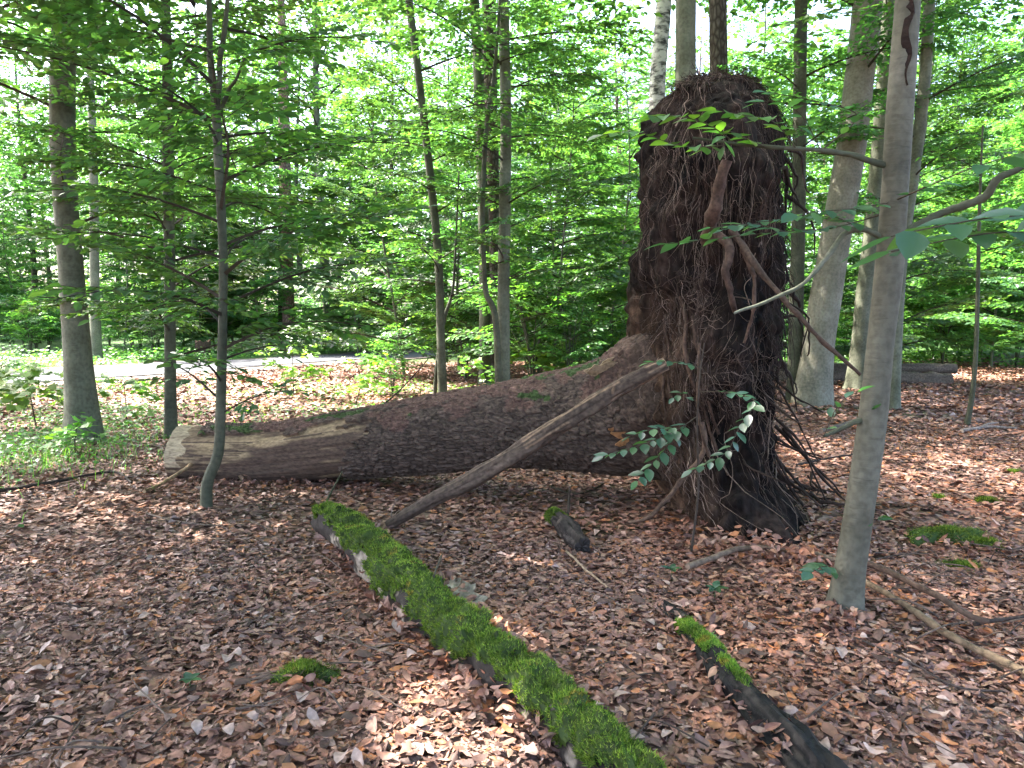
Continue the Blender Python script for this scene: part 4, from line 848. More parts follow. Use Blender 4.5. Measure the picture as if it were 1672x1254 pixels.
tree('green_beech', 'straight green-tinged beech right of the slim dark tree', 'tree', [(822, 640), (822, 500), (824, 350), (826, 200), (822, 0)], 12.6, (22, 20, 19, 18, 17), M_BEECH, 15, seed=6, flare=0.3,
     crown=[(1.8, 6, 14, 1.4, 2.2), (6, 14.5, 26, 2.5, 1.4)])
tree('forked_stem', 'thin dark forked stem left of the green-tinged beech', 'stem', [(814, 640), (812, 560), (806, 505), (794, 480), (790, 430), (788, 330), (795, 200), (808, 110)], 12.4, (12, 11, 10, 9, 8, 8, 7, 6), M_BEECH_DARK, 7.5, seed=7, flare=0.2, crown=[(2.0, 7.2, 12, 1.0, 1.3)])
tree('oak_tree', 'grey rough-barked trunk behind the green-tinged beech', 'tree', [(806, 600), (806, 430), (803, 250), (800, 120), (798, 0)], 17.5, (24, 22, 22, 22, 22), M_SPRUCE, 17, seed=8, crown=[(4, 9, 10, 2.0, 2.4), (9, 16.5, 24, 2.8, 1.6)])
tree('dark_trunk_tree', 'dark trunk standing left of the grey rough-barked trunk', 'tree', [(792, 600), (790, 400), (784, 200), (780, 90), (774, 0)], 16.5, (18, 17, 17, 17, 16), M_BEECH_DARK, 14, seed=9, crown=[(4, 13.5, 22, 2.2, 1.4)])
tree('birch_tree', 'white birch with black patches showing above the root plate', 'tree', [(1068, 620), (1070, 400), (1072, 200), (1076, 100), (1084, 0)], 14.0, (28, 27, 26, 25, 24), M_BIRCH, 16, seed=10, crown=[(6, 15.5, 22, 2.2, 1.4)])
tree('grey_beech', 'smooth grey beech rising right above the root plate top', 'tree', [(1122, 640), (1121, 400), (1120, 200), (1120, 0)], 11.5, (38, 35, 33, 32), M_BEECH, 16, seed=11, crown=[(5, 15.5, 26, 2.8, 1.6)])
tree('spruce_tree', 'brown-grey rough trunk beside the grey beech above the root plate', 'tree', [(1180, 640), (1178, 400), (1174, 150), (1172, 0)], 13.0, (32, 30, 28, 27), M_SPRUCE, 17, seed=12, crown=[(5.5, 16.5, 24, 2.4, 1.4)])
tree('dark_beech', 'slim dark trunk just right of the root plate', 'tree', [(1298, 640), (1300, 500), (1304, 350), (1306, 150), (1308, 0)], 13.5, (24, 23, 21, 20, 19), M_BEECH_DARK, 14, seed=13, crown=[(3.0, 6, 6, 1.6, 2), (6, 13.5, 22, 2.4, 1.4)])
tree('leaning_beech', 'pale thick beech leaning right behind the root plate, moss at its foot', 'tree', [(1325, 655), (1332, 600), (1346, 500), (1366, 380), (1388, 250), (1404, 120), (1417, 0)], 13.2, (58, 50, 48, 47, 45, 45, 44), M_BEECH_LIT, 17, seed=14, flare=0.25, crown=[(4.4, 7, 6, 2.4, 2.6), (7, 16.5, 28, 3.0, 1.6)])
tree('shaded_beech', 'grey beech between the leaning pale beech and the front beech', 'tree', [(1402, 625), (1412, 500), (1428, 350), (1444, 150), (1452, 0)], 15.5, (32, 30, 28, 26, 25), M_BEECH, 15, seed=15, crown=[(4, 14.5, 26, 2.6, 1.5)])
tree('thin_grey_beech', 'thin curving beech just right behind the front beech', 'tree', [(1458, 660), (1464, 520), (1474, 400), (1492, 280), (1508, 150), (1518, 0)], 12.6, (22, 20, 19, 18, 18, 17), M_BEECH, 12, seed=16, flare=0.2, crown=[(2.6, 6, 8, 1.5, 2.0), (6, 11.5, 18, 2.0, 1.0)])
tree('thin_sapling', 'very thin bare dark sapling standing alone at right', 'sapling', [(1578, 690), (1588, 640), (1594, 560), (1597, 450), (1599, 350)], 11.0, (9, 8, 7, 6, 5), M_BEECH_DARK, 4.2, seed=17, flare=0.3, crown=[(2.2, 4.1, 7, 0.9, 0.8)])
tree('pine_tree', 'pinkish pine trunk across the road at left', 'tree', [(470, 545), (470, 450), (467, 340), (464, 200)], 31, (20, 19, 18, 17), M_PINE, 20, seed=18, flare=0.2, crown=[(9, 19, 22, 3.0, 1.8)])
tree('dark_pine', 'dark trunk close beside the pinkish pine', 'tree', [(458, 545), (459, 450), (460, 350)], 33, (10, 9, 9), M_SPRUCE, 18, seed=19, crown=[(9, 17, 16, 2.5, 1.5)])
tree('grey_roadside_tree', 'short visible grey trunk across the road beside the thick left beech', 'tree', [(155, 552), (155, 480), (154, 400), (152, 250)], 25, (17, 15, 14, 13), M_BEECH, 14, seed=20, crown=[(6, 13, 12, 1.8, 1.2)], canopy=0)

# front beech: trunk, limbs, single leaves on its near boughs
def green_leaf_protos(tint, n=6, ll=1.0):
    out = []
    for i in range(n):
        T = np.array([[0, 0], [0.15, 0.17], [0.4, 0.285], [0.68, 0.23], [0.88, 0.1], [1.0, 0]]); nn = len(T); cz = rng.uniform(-0.25, 0.05); cy = rng.uniform(0.15, 0.6)
        f = lambda x, y: (x, y, cz * (x - 0.3) ** 2 + cy * abs(y) * 0.5 + 0.02 * math.sin(x * 22) * abs(y) * 2)
        v = [f(x, 0) for x, y in T] + [f(x, y) for x, y in T[1:-1]] + [f(x, -y) for x, y in T[1:-1]]
        q, t = [], [[0, nn, 1], [0, 1, nn + nn - 2]]
        q, t = [], []
        l = lambda k: nn + k - 1; r_ = lambda k: nn + (nn - 2) + k - 1
        t += [[0, 1, l(1)], [0, r_(1), 1], [l(nn - 2), nn - 2, nn - 1], [r_(nn - 2), nn - 1, nn - 2]]
        for k in range(1, nn - 2): q += [[l(k), k, k + 1, l(k + 1)], [k, r_(k), r_(k + 1), k + 1]]
        mb = MB(); mb.add(np.array(v), q=q, t=t, col=leaf_cols(1, tint)[0]); out.append(mb.mesh('leaf', [M_LEAF_NEAR], True))
    return out
LP = green_leaf_protos((0.75, 0.85, 1.3)); LP_Y = green_leaf_protos((1.25, 1.15, 0.8))  # LP: shade on the near leaves put into a darker bluish tint
def leafy_twig(parent, base, pts, r0, gap, ll, protos=None, side=0.9, start=0.15, name='twig', flat=True):
    """a twig with single leaves set alternately; the twig is a part, each leaf a sub-part"""
    protos = protos or LP; p = smooth_path(np.array(pts), 16); v, q = tubes(p, np.linspace(r0, 0.0015, 16), 5); mb = MB(); mb.add(v, q=q, col=(0.07, 0.055, 0.04))
    tw = part(name, mb, [M_TWIG], parent, off=base); d = np.r_[0, np.cumsum(np.linalg.norm(np.diff(p, axis=0), axis=1))]; k = max(3, int(d[-1] / gap))
    for i in range(k):
        s = start + (1 - start) * i / (k - 1); o = np.array([np.interp(s * d[-1], d, p[:, j]) for j in range(3)]); o2 = np.array([np.interp(min(s * d[-1] + 0.02, d[-1]), d, p[:, j]) for j in range(3)]); o1 = np.array([np.interp(s * d[-1] - 0.02, d, p[:, j]) for j in range(3)])
        tg = norm(o2 - o1 + 1e-6); a = (0 if i == k - 1 else (side if i % 2 else -side)) * rng.uniform(0.8, 1.2)
        up = norm(np.array([rng.normal(0, 0.22), rng.normal(0, 0.22) - 0.12, 1.0])); sd = norm(np.cross(up, tg)); D = norm(tg * math.cos(a) + sd * math.sin(a) + np.array([0, 0, -rng.uniform(0.05, 0.3)])); S = norm(np.cross(up, D)); U = np.cross(D, S)
        m = Matrix(((D[0], S[0], U[0], 0), (D[1], S[1], U[1], 0), (D[2], S[2], U[2], 0), (0, 0, 0, 1))); s_ = ll * rng.uniform(0.7, 1.15)
        lf = link(bpy.data.objects.new('leaf', protos[rng.integers(0, len(protos))])); lf.parent = tw
        lf.matrix_local = Matrix.Translation(Vector(o - np.asarray(base))) @ m @ Matrix.Diagonal((s_, s_, s_, 1))
    return tw

def front_beech():
    T, p, r = tree('front_beech', 'smooth grey young beech in front at right, dark scar near the top', 'tree', [(1376, 1022), (1388, 930), (1408, 800), (1424, 690), (1438, 560), (1452, 440), (1460, 330), (1469, 180), (1478, 60), (1486, -60)], 3.9, (50, 46, 46, 45, 41, 43, 40, 40, 39, 37), M_BEECH_PALE, 9.0, seed=30, flare=0.4, sides=28, n=130,
        crown=[(4.2, 8.5, 16, 2.0, 1.0)])
    base = np.array(T.location)
    # dark scar
    m = MB(); ys = np.linspace(-10, 140, 16); c = np.array([P(1484 - 0.05 * y + 4 * math.sin(y * 0.09), y, 3.838) for y in ys]); w = 0.036 * (0.35 + 0.65 * np.abs(np.sin(ys * 0.06 + 0.6))) * np.r_[np.linspace(0.5, 1, 8), np.linspace(1, 0.2, 8)]
    rows = np.stack([c + [-1.0, 0, 0] * w[:, None], c + np.c_[0 * w, -0.012 + 0 * w, 0 * w], c + [1.0, 0, 0] * w[:, None]], 1); rows[:, 0, 1] += 0.012; rows[:, 2, 1] += 0.03; rows[:, 2, 0] -= 0.006
    rows[:, [0, 2], 0] += rng.normal(0, 0.008, (16, 2)); rows[:, :, 0] += 0.012
    m.add(rows.reshape(-1, 3), q=grid_quads(16, 3, False), col=(0.022, 0.012, 0.010)); part('bark_scar', m, [M_DEAD], T, off=base)
    b1, _ = limb(T, [(1455, 275, 3.9), (1405, 256, 3.9), (1340, 246, 3.9), (1270, 240, 3.85), (1200, 234, 3.8), (1130, 225, 3.75)], 0.017, 0.006, M_BEECH_DARK)
    b2, _ = limb(T, [(1450, 392, 3.9), (1408, 376, 3.88), (1380, 382, 3.9), (1345, 425, 3.85), (1310, 465, 3.8), (1255, 490, 3.78), (1200, 512, 3.75)], 0.018, 0.007, M_BEECH)
    b3, _ = limb(T, [(1460, 392, 3.9), (1530, 350, 3.88), (1570, 337, 3.85), (1610, 320, 3.8), (1632, 290, 3.75), (1690, 266, 3.7)], 0.022, 0.016, M_BEECH_DARK)
    b4, _ = limb(T, [(1425, 684, 3.9), (1400, 688, 3.88), (1370, 702, 3.9), (1345, 712, 3.85)], 0.016, 0.008, M_BEECH_DARK)
    # boughs with single leaves
    leafy_twig(T, base, [P(1200, 234, 3.8), P(1160, 205, 3.7), P(1110, 190, 3.6), P(1060, 190, 3.5)], 0.004, 0.033, 0.098, LP_Y)
    leafy_twig(T, base, [P(1300, 243, 3.87), P(1265, 200, 3.7), P(1225, 190, 3.6), P(1170, 180, 3.55)], 0.004, 0.033, 0.098, LP_Y)
    leafy_twig(T, base, [P(1250, 240, 3.83), P(1215, 225, 3.7), P(1190, 215, 3.6), P(1180, 240, 3.55)], 0.003, 0.033, 0.091, LP_Y)
    leafy_twig(T, base, [P(1340, 246, 3.9), P(1310, 190, 3.8), P(1270, 165, 3.7), P(1230, 170, 3.65)], 0.003, 0.063, 0.091, LP)
    leafy_twig(T, base, [P(1440, 350, 3.95), P(1360, 372, 3.7), P(1280, 378, 3.5), P(1200, 386, 3.4), P(1090, 398, 3.35)], 0.004, 0.053, 0.098)
    leafy_twig(T, base, [P(1280, 378, 3.5), P(1230, 366, 3.35), P(1160, 372, 3.25)], 0.003, 0.053, 0.098)
    leafy_twig(T, base, [P(1455, 330, 3.9), P(1560, 285, 3.4), P(1600, 270, 3.2), P(1700, 240, 3.0)], 0.005, 0.074, 0.130)
    leafy_twig(T, base, [P(1455, 330, 3.9), P(1400, 340, 3.6), P(1340, 345, 3.4), P(1300, 350, 3.3)], 0.004, 0.063, 0.104)
    leafy_twig(T, base, [P(1200, 234, 3.8), P(1150, 240, 3.7), P(1100, 235, 3.6), P(1040, 215, 3.55), P(985, 220, 3.5)], 0.004, 0.034, 0.09, LP_Y)
    leafy_twig(T, base, [P(1340, 246, 3.9), P(1400, 190, 3.8), P(1330, 165, 3.7), P(1250, 150, 3.6)], 0.004, 0.04, 0.09, LP)
    leafy_twig(T, base, [P(1410, 376, 3.95), P(1350, 350, 3.8), P(1290, 355, 3.7), P(1180, 375, 3.6)], 0.003, 0.036, 0.085, LP)
    for a, b, y in ((1710, 350, 1.75), (1720, 375, 1.8)):
        leafy_twig(T, base, [P(1740, 330, 2.2), P(a, b, y + 0.1), P(1620, b + 5, y), P(1520, b + 22, y - 0.05), P(1455, b + 36, y - 0.05)], 0.003, 0.053, 0.111)
    leafy_twig(T, base, [P(1408, 690, 3.95), P(1418, 680, 3.88), P(1425, 672, 3.85)], 0.003, 0.032, 0.078)
    leafy_twig(T, base, [P(1412, 850, 3.9), P(1430, 848, 3.85), P(1442, 845, 3.8)], 0.003, 0.032, 0.085)
    leafy_twig(T, base, [P(1360, 930, 3.98), P(1345, 925, 3.85), P(1325, 935, 3.75)], 0.003, 0.032, 0.098)
    leafy_twig(T, base, [P(1345, 712, 3.85), P(1370, 660, 3.8), P(1400, 640, 3.75)], 0.003, 0.053, 0.078)
front_beech()

# leafy sapling growing against the root plate
def plate_sapling():
    b = G(1128, 905); b[2] = float(H(b[0], b[1])); T = thing('leafy_sapling', 'thin sapling with pale leaf sprays in front of the root plate', 'sapling', b)
    mb = MB(); p = smooth_path([b, P(1140, 800, 4.85), P(1138, 700, 4.8), P(1142, 620, 4.8), P(1150, 560, 4.85)], 24); v, q = tubes(p, np.linspace(0.009, 0.004, 24), 6); mb.add(v, q=q, col=(0.06, 0.045, 0.035)); part('stem', mb, [M_TWIG], T)
    leafy_twig(T, b, [P(1138, 680, 4.8), P(1100, 705, 4.65), P(1050, 725, 4.5), P(985, 745, 4.4)], 0.003, 0.039, 0.097)
    leafy_twig(T, b, [P(1120, 695, 4.7), P(1085, 735, 4.55), P(1040, 785, 4.4)], 0.003, 0.039, 0.097)
    leafy_twig(T, b, [P(1110, 700, 4.65), P(1070, 700, 4.5), P(1030, 712, 4.45)], 0.003, 0.039, 0.090)
    leafy_twig(T, b, [P(1142, 640, 4.8), P(1180, 640, 4.7), P(1232, 655, 4.5), P(1205, 700, 4.45), P(1185, 740, 4.4), P(1130, 768, 4.35)], 0.003, 0.035, 0.093)
    leafy_twig(T, b, [P(1140, 660, 4.8), P(1118, 640, 4.75), P(1100, 650, 4.7)], 0.003, 0.031, 0.077)
    leafy_twig(T, b, [P(1145, 600, 4.8), P(1100, 590, 4.7), P(1060, 592, 4.65)], 0.003, 0.039, 0.077)
plate_sapling()

def seedling(px, py, ll, label):
    b = G(px, py); T = thing('seedling', label, 'seedling', b)
    m = MB(); v, q = tubes(smooth_path([b, b + [0.004, 0, 0.07]], 4), np.full(4, 0.002), 5); m.add(v, q=q, col=(0.06, 0.09, 0.03)); part('stem', m, [M_TWIG], T)
    for i in range(5):
        a = i * 1.257 + rng.uniform(-0.3, 0.3); pit = rng.uniform(-0.1, 0.35); D = np.array([math.cos(a) * math.cos(pit), math.sin(a) * math.cos(pit), math.sin(pit)]); S = norm(np.cross([0, 0, 1], D)); U = np.cross(D, S); s = ll * rng.uniform(0.8, 1.2)
        lf = link(bpy.data.objects.new('leaf', LP[i % len(LP)])); lf.parent = T; lf.matrix_local = Matrix.Translation((0.004, 0, 0.07)) @ Matrix(((D[0], S[0], U[0], 0), (D[1], S[1], U[1], 0), (D[2], S[2], U[2], 0), (0, 0, 0, 1))) @ Matrix.Diagonal((s, s, s, 1))
seedling(1096, 948, 0.07, 'small green seedling on the leaves, left one below the root plate')
seedling(1166, 980, 0.07, 'small green seedling just right below its twin')
seedling(1160, 1062, 0.035, 'tiny seedling beside the rotten black log')
seedling(310, 1135, 0.06, 'dull green seedling among leaves at lower left')

# ================================================================ LOGS AND STUMP FAR BACK
def far_log(pix, Y, rpx, label, seed, Y2=None):
    pts = [P(a, b, y) for (a, b), y in zip(pix, np.linspace(Y, Y2 or Y, len(pix)))]; base = pts[0].copy(); base[2] = float(H(base[0], base[1])); r = pxm(rpx, Y)
    T = thing('lying_log', label, 'log', base, 'cut logs lying behind the leaning beech')
    mb, v, nr, dl, an = log_mb(pts, list(r * np.array([1.1, 1.0, 0.92])), 60, 20, 0.2, seed, lambda an, dl, nr: np.array([0.115, 0.088, 0.068]) * (1 + 0.4 * fbm(np.c_[np.cos(an) * 4, np.sin(an) * 4, dl], 3, seed))[:, None], ends=False); lg = part('bark', mb, [M_DEAD], T, smooth=True)
    for p0, rg, sgn in ((pts[-1], v[-20:], 1), (pts[0], v[:20], -1)):
        m = MB(); m.add(np.r_[[p0], rg], t=[[0, 1 + i, 1 + (i + 1) % 20] for i in range(20)], col=(0.20, 0.145, 0.10)); part('cut_end', m, [M_DEAD], lg, off=base)
far_log([(1250, 618), (1400, 617), (1552, 621)], 17.4, 12, 'lower lying log behind the leaning beech, cut end at right', 3, 17.0)
far_log([(1240, 604), (1400, 602), (1560, 602)], 18.1, 9, 'upper thinner log resting behind the lower lying log', 4, 17.6)
far_log([(1615, 594), (1660, 592), (1720, 590)], 24, 10, 'dark log at the far right edge of the wood', 5)
def stump():
    b = G(332, 586); r = 0.27; h = 0.62; T = thing('tree_stump', 'old brown broken tree stump across the road', 'stump', b); n, s = 18, 22
    z = np.linspace(-0.05, h, n); A = np.arange(s) / s * 6.283; Z, AA = np.meshgrid(z, A, indexing='ij'); rr = r * (1 + 0.35 * np.exp(-Z / 0.18)) * (1 + 0.10 * vnoise(np.stack([np.cos(AA) * 2, np.sin(AA) * 2, Z * 2], -1), 3)); Z = Z + np.where(Z > h - 0.1, 0.12 * vnoise(np.stack([np.cos(AA) * 3, np.sin(AA) * 3, 0 * AA], -1), 9), 0)
    v = np.stack([rr * np.cos(AA), rr * np.sin(AA), Z], -1).reshape(-1, 3) + b; mb = MB(); mb.add(v, q=grid_quads(n, s, True), col=(0.07, 0.045, 0.032)); w = part('wood', mb, [M_DEAD], T, smooth=True)
    m = MB(); m.add(np.r_[[b + [0, 0, h - 0.08]], v[-s:]], t=[[0, 1 + i, 1 + (i + 1) % s] for i in range(s)], col=(0.16, 0.10, 0.06)); part('broken_top', m, [M_DEAD], w, off=b)
stump()

# ================================================================ BACKGROUND TREES (copies of a few kinds)
def proto_tree(kind, seed):
    r = np.random.default_rng(seed); T = thing('beech_tree', 'x', 'tree')
    if kind == 'under':                                    # understorey beech, leafy to the ground
        h = r.uniform(6.5, 9); path = np.array([[0.25 * math.sin(0.5 * z + seed), 0.25 * math.cos(0.43 * z + seed * 2), z] for z in np.linspace(-0.1, h, 9)]); path[:, :2] -= path[0, :2]
        mb, p, rr = trunk_mb(path, np.linspace(0.038, 0.008, 9), 8, 24, 0.3, seed=seed); part('trunk', mb, [M_BEECH], T, smooth=True); cm = MB(); nb = 50
        for i in range(nb):
            z = 0.45 + (h - 0.55) * (i + r.uniform(0, 1)) / nb; o = np.array([np.interp(z, p[:, 2], p[:, j]) for j in range(3)]); L = (2.3 - 1.3 * (z / h) ** 1.5) * r.uniform(0.7, 1.2)
            add_spray(cm, o, i * 2.4 + r.uniform(-0.4, 0.4), r.uniform(-0.05, 0.35), r.uniform(-0.35, 0.35), L, r, shape='dia', lmul=1.45)
    elif kind == 'shrub':
        h = r.uniform(1.6, 2.8); cm = MB(); mb = MB()
        for i in range(9):
            a = r.uniform(0, 6.28); top = np.array([math.cos(a), math.sin(a), 0]) * r.uniform(0.2, 0.7) + [0, 0, h * r.uniform(0.6, 1)]; p = smooth_path([np.zeros(3), top * [0.3, 0.3, 0.5], top], 8); v, q = tubes(p, np.linspace(0.014, 0.005, 8), 5); mb.add(v, q=q, col=(1, 1, 1))
            for k in range(4):
                u = r.uniform(0.25, 1); o = np.array([np.interp(u, np.linspace(0, 1, 8), p[:, j]) for j in range(3)]); add_spray(cm, o, r.uniform(0, 6.28), r.uniform(0, 0.5), r.uniform(-0.4, 0.4), r.uniform(0.6, 1.1), r, shape='dia', lmul=1.2, tint=(1.15, 1.15, 0.9))
        part('stems', mb, [M_BEECH_DARK], T, smooth=True)
    else:                                                  # tall tree with a high crown
        h = r.uniform(15, 19); path = np.array([[0.2 * math.sin(0.25 * z + seed), 0.2 * math.cos(0.3 * z + seed), z] for z in np.linspace(-0.1, h, 9)]); path[:, :2] -= path[0, :2]
        mb, p, rr = trunk_mb(path, np.linspace(0.19, 0.03, 9), 10, 30, 0.4, seed=seed); part('trunk', mb, [[M_BEECH, M_SPRUCE, M_BEECH_DARK, M_PINE][seed % 4]], T, smooth=True); cm = MB(); nb = 54
        for i in range(nb):
            z = 4.0 + (h - 4) * (i + r.uniform(0, 1)) / nb; o = np.array([np.interp(z, p[:, 2], p[:, j]) for j in range(3)]); u = (z - 4) / (h - 4); L = (1.5 + 2.6 * math.sin(math.pi * min(1, u * 0.85 + 0.15))) * r.uniform(0.7, 1.15)
            add_spray(cm, o, i * 2.4 + r.uniform(-0.4, 0.4), r.uniform(0.0, 0.6), r.uniform(-0.4, 0.4), L, r, lib=SPR_FAR, shape='dia', lmul=1.18)
    part('crown', cm, [M_LEAF, M_TWIG], T); return T
PU = [proto_tree('under', 200 + i) for i in range(5)]; PT = [proto_tree('tall', 300 + i) for i in range(4)]; PS = [proto_tree('shrub', 400 + i) for i in range(3)]
used = set()
def place(proto, name, x, y, label, cat, group, s=1.0):
    loc = (x, y, float(H(x, y))); o = proto if id(proto) not in used else copy_tree(proto, loc)
    used.add(id(proto)); o.location = loc; o.rotation_euler = (0, 0, rng.uniform(0, 6.28)); o.scale = (s,) * 3; o.name = name; tag(o, label, cat, group); return o
def atpx(px, Y): return (px - CX) / FPX * Y
MARKS = [(-999, 'the left edge'), (110, 'thick left beech'), (276, 'thin tree'), (360, 'kinked sapling'), (468, 'pinkish pine'), (700, 'slim dark tree'), (824, 'green-tinged beech'), (1130, 'root plate'), (1370, 'leaning beech'), (1455, 'front beech'), (1596, 'thin bare sapling'), (2999, 'the right edge')]
ORD = ['nearest', 'second nearest', 'third nearest', 'fourth nearest', 'fifth nearest', 'sixth nearest', 'seventh nearest', 'eighth nearest', 'ninth nearest', 'tenth nearest', 'eleventh nearest', 'twelfth nearest', 'thirteenth nearest', 'fourteenth nearest', 'fifteenth nearest', 'farthest']
def say_which(objs, what):
    """label each background thing by the gap between known trees it is seen in and its order of distance there"""
    cells_ = {}
    for o in objs:
        px = CX + FPX * o.location[0] / o.location[1]; k = max(i for i, m in enumerate(MARKS) if px >= m[0]); cells_.setdefault(min(k, len(MARKS) - 2), []).append(o)
    for k, lst in cells_.items():
        lst.sort(key=lambda o: o.location[1])
        for i, o in enumerate(lst): o['label'] = '%s, %s between %s and %s' % (what, ORD[min(i, 15)], MARKS[k][1], MARKS[k + 1][1])
# understorey beeches: (photo x, distance)
BG_U, BG_T, BG_S = [], [], []
under = [(40, 33), (215, 30), (585, 23), (660, 19), (905, 16), (985, 19), (1250, 18), (1545, 26), (1640, 25), (1500, 30), (930, 23), (330, 30), (90, 44), (590, 24), (750, 22), (1400, 24), (1620, 22), (-60, 30), (1760, 18), (1080, 24), (860, 28), (200, 28), (1250, 28), (1520, 28), (1690, 27), (20, 42), (660, 31), (380, 32), (1000, 31), (1390, 33), (130, 35), (800, 36), (1600, 34), (300, 23), (960, 27), (1180, 21), (1460, 17), (1700, 20), (-120, 46), (430, 24), (640, 27), (1120, 29), (1560, 31), (60, 38), (260, 40), (450, 41), (740, 29), (920, 37), (1050, 41), (1200, 37), (1320, 40), (1480, 41), (1650, 40), (1770, 36), (-40, 43), (860, 43), (350, 27), (10, 47)]
for i, (px, Y) in enumerate(under):
    x = atpx(px, Y)
    if abs(road_s(x, Y)) < 4.0: Y += 6.5; x = atpx(px, Y)
    BG_U.append(place(PU[i % 5], 'understorey_beech', x, Y, 'slender leafy understorey beech in the green thicket behind', 'tree', 'understorey beeches behind the fallen trunk', rng.uniform(0.85, 1.15)))
tall = [(-150, 36), (60, 40), (250, 47), (380, 48), (540, 33), (640, 38), (900, 44), (1010, 33), (1230, 43), (1560, 44), (1660, 46), (1800, 24), (1480, 36), (730, 42), (120, 40), (1130, 40), (330, 45), (560, 50), (870, 48), (1330, 47), (1560, 46), (0, 50), (1750, 42), (-250, 34), (1900, 34), (200, 55), (700, 57), (1000, 58), (1450, 57), (1690, 56), (-80, 48), (90, 52), (280, 49), (420, 52), (500, 46), (640, 53), (790, 50), (950, 46), (1060, 52), (1250, 50), (1400, 46), (1530, 53), (1640, 48), (1780, 52), (860, 60), (350, 60)]
for i, (px, Y) in enumerate(tall):
    x = atpx(px, Y)
    if abs(road_s(x, Y)) < 4.0: Y += 7; x = atpx(px, Y)
    BG_T.append(place(PT[i % 4], 'tall_tree', x, Y, 'tall straight forest tree far behind in the bright green', 'tree', 'tall trees of the far wood', rng.uniform(0.85, 1.2)))
shr = [(-10, 12.6), (60, 31), (215, 33), (870, 15), (930, 14), (1000, 17), (880, 19), (640, 14.6), (1540, 23), (1600, 26), (1660, 22), (1470, 25), (960, 22), (1350, 26), (1700, 25), (760, 18), (560, 31), (400, 33), (300, 36), (500, 37), (1250, 27), (80, 31), (180, 33), (1090, 25), (700, 34), (364, 26.1), (652, 27.1), (59, 32.0), (1592, 40.0), (1317, 28.4), (906, 29.5), (250, 26.1), (325, 42.5), (1432, 40.1), (1380, 27.9), (497, 36.5), (1257, 41.1), (1524, 25.7), (1030, 37.4), (850, 27.6), (792, 25.8), (1622, 41.3), (925, 30.0), (1575, 35.4), (1528, 41.0), (855, 32.3), (1018, 32.6), (230, 30.1), (1402, 24.9), (23, 36.5), (444, 34.7), (788, 30.9), (1735, 27.9), (683, 28.1), (1078, 29.5), (580, 38.9), (517, 35.2), (1567, 26.0), (50, 28.6), (1317, 36.3), (367, 30.6), (259, 33.2), (17, 37.9), (1552, 43.1), (1262, 43.2), (-27, 29.8), (1678, 39.5), (678, 42.9), (1056, 40.4), (468, 27.8), (739, 26.7)]
for i, (px, Y) in enumerate(shr):
    if abs(road_s(atpx(px, Y), Y)) < 3.2: Y += 6
    BG_S.append(place(PS[i % 3], 'leafy_shrub', atpx(px, Y), Y, 'low bright green leafy shrub on the forest floor behind', 'shrub', 'leafy shrubs of the undergrowth', rng.uniform(0.5, 0.8) if Y < 15 else rng.uniform(0.8, 1.3)))
say_which(BG_U, 'slender leafy beech'); say_which(BG_T, 'tall forest tree'); say_which(BG_S, 'low leafy shrub')

side = [(-9.5, 12.5), (-8.6, 0.2), (-3.0, -1.5), (3.6, -1.0), (5.6, 5.2), (7.6, 9.0), (0.6, -4.5)]  # out-of-view trees added so their crowns shade the floor
for i, (x, y) in enumerate(side):
    place(PT[i % 4], 'tall_tree', x, y, 'unseen tall tree added beside the clearing to shade it, crown overhead', 'tree', 'unseen trees added to shade the clearing', 1.0 + 0.1 * (i % 3))
for i, (x, y) in enumerate([(-7.7, 4.7), (-4.6, 3.0), (-11.5, 5.9), (-6.3, 7.9)]):  # more added shade trees, crowns cut open where sun patches fall
    GAP_OFF = np.array([x, y, 0.0]); o = proto_tree('tall', 310 + i); o.location = (x, y, float(H(x, y))); o.name = 'tall_tree'
    tag(o, 'unseen tall tree added beside the clearing to shade it, crown overhead', 'tree', 'unseen trees added to shade the clearing')
GAP_OFF = np.zeros(3); GAPS.clear()

# low maple saplings with bright leaves
def maple(px, py, h, nt, ll, label, tint=(1.7, 1.55, 0.8), spread=0.7, lean=(0, 0)):
    b = G(px, py); T = thing('maple_sapling', label, 'sapling', b); mb = MB(); lm = MB()
    top = b + np.array([lean[0], lean[1], h]); st = smooth_path([b, (b + top) / 2 + rng.normal(0, 0.05, 3), top], 12); v, q = tubes(st, np.linspace(0.012, 0.004, 12), 6); mb.add(v, q=q, col=(0.06, 0.05, 0.035))
    for i in range(nt):
        o = st[rng.integers(4, 12)]; a = rng.uniform(0, 6.28); L = spread * rng.uniform(0.4, 1.0); e = o + [math.cos(a) * L, math.sin(a) * L, rng.uniform(-0.15, 0.2)]; p = smooth_path([o, (o + e) / 2 + [0, 0, 0.05], e], 6); v, q = tubes(p, np.linspace(0.004, 0.0015, 6), 4); mb.add(v, q=q, col=(0.06, 0.05, 0.035))
        k = max(4, int(L / 0.07)) * 2; u = rng.uniform(0.3, 1, k); B = np.stack([np.interp(u, np.linspace(0, 1, 6), p[:, j]) for j in range(3)], -1) + rng.normal(0, 0.04, (k, 3)); aa = a + rng.normal(0, 1.2, k)
        leaves(lm, B, np.stack([np.cos(aa), np.sin(aa), rng.uniform(-0.6, 0, k)], -1), np.stack([rng.normal(0, 0.3, k), rng.normal(0, 0.3, k) - 0.2, np.ones(k)], -1), ll * rng.uniform(0.6, 1.2, k), leaf_cols(k, tint), 'maple')
    part('stem', mb, [M_TWIG], T); part('crown', lm, [M_LEAF], T)
maple(60, 700, 0.75, 16, 0.13, 'bright green maple sapling left of the thick left beech', spread=0.9)
maple(205, 690, 0.55, 9, 0.12, 'low maple sapling between the thick left beech and the thin tree', spread=0.7)
maple(128, 745, 0.35, 6, 0.11, 'little maple seedling at the foot of the thick left beech', spread=0.35)
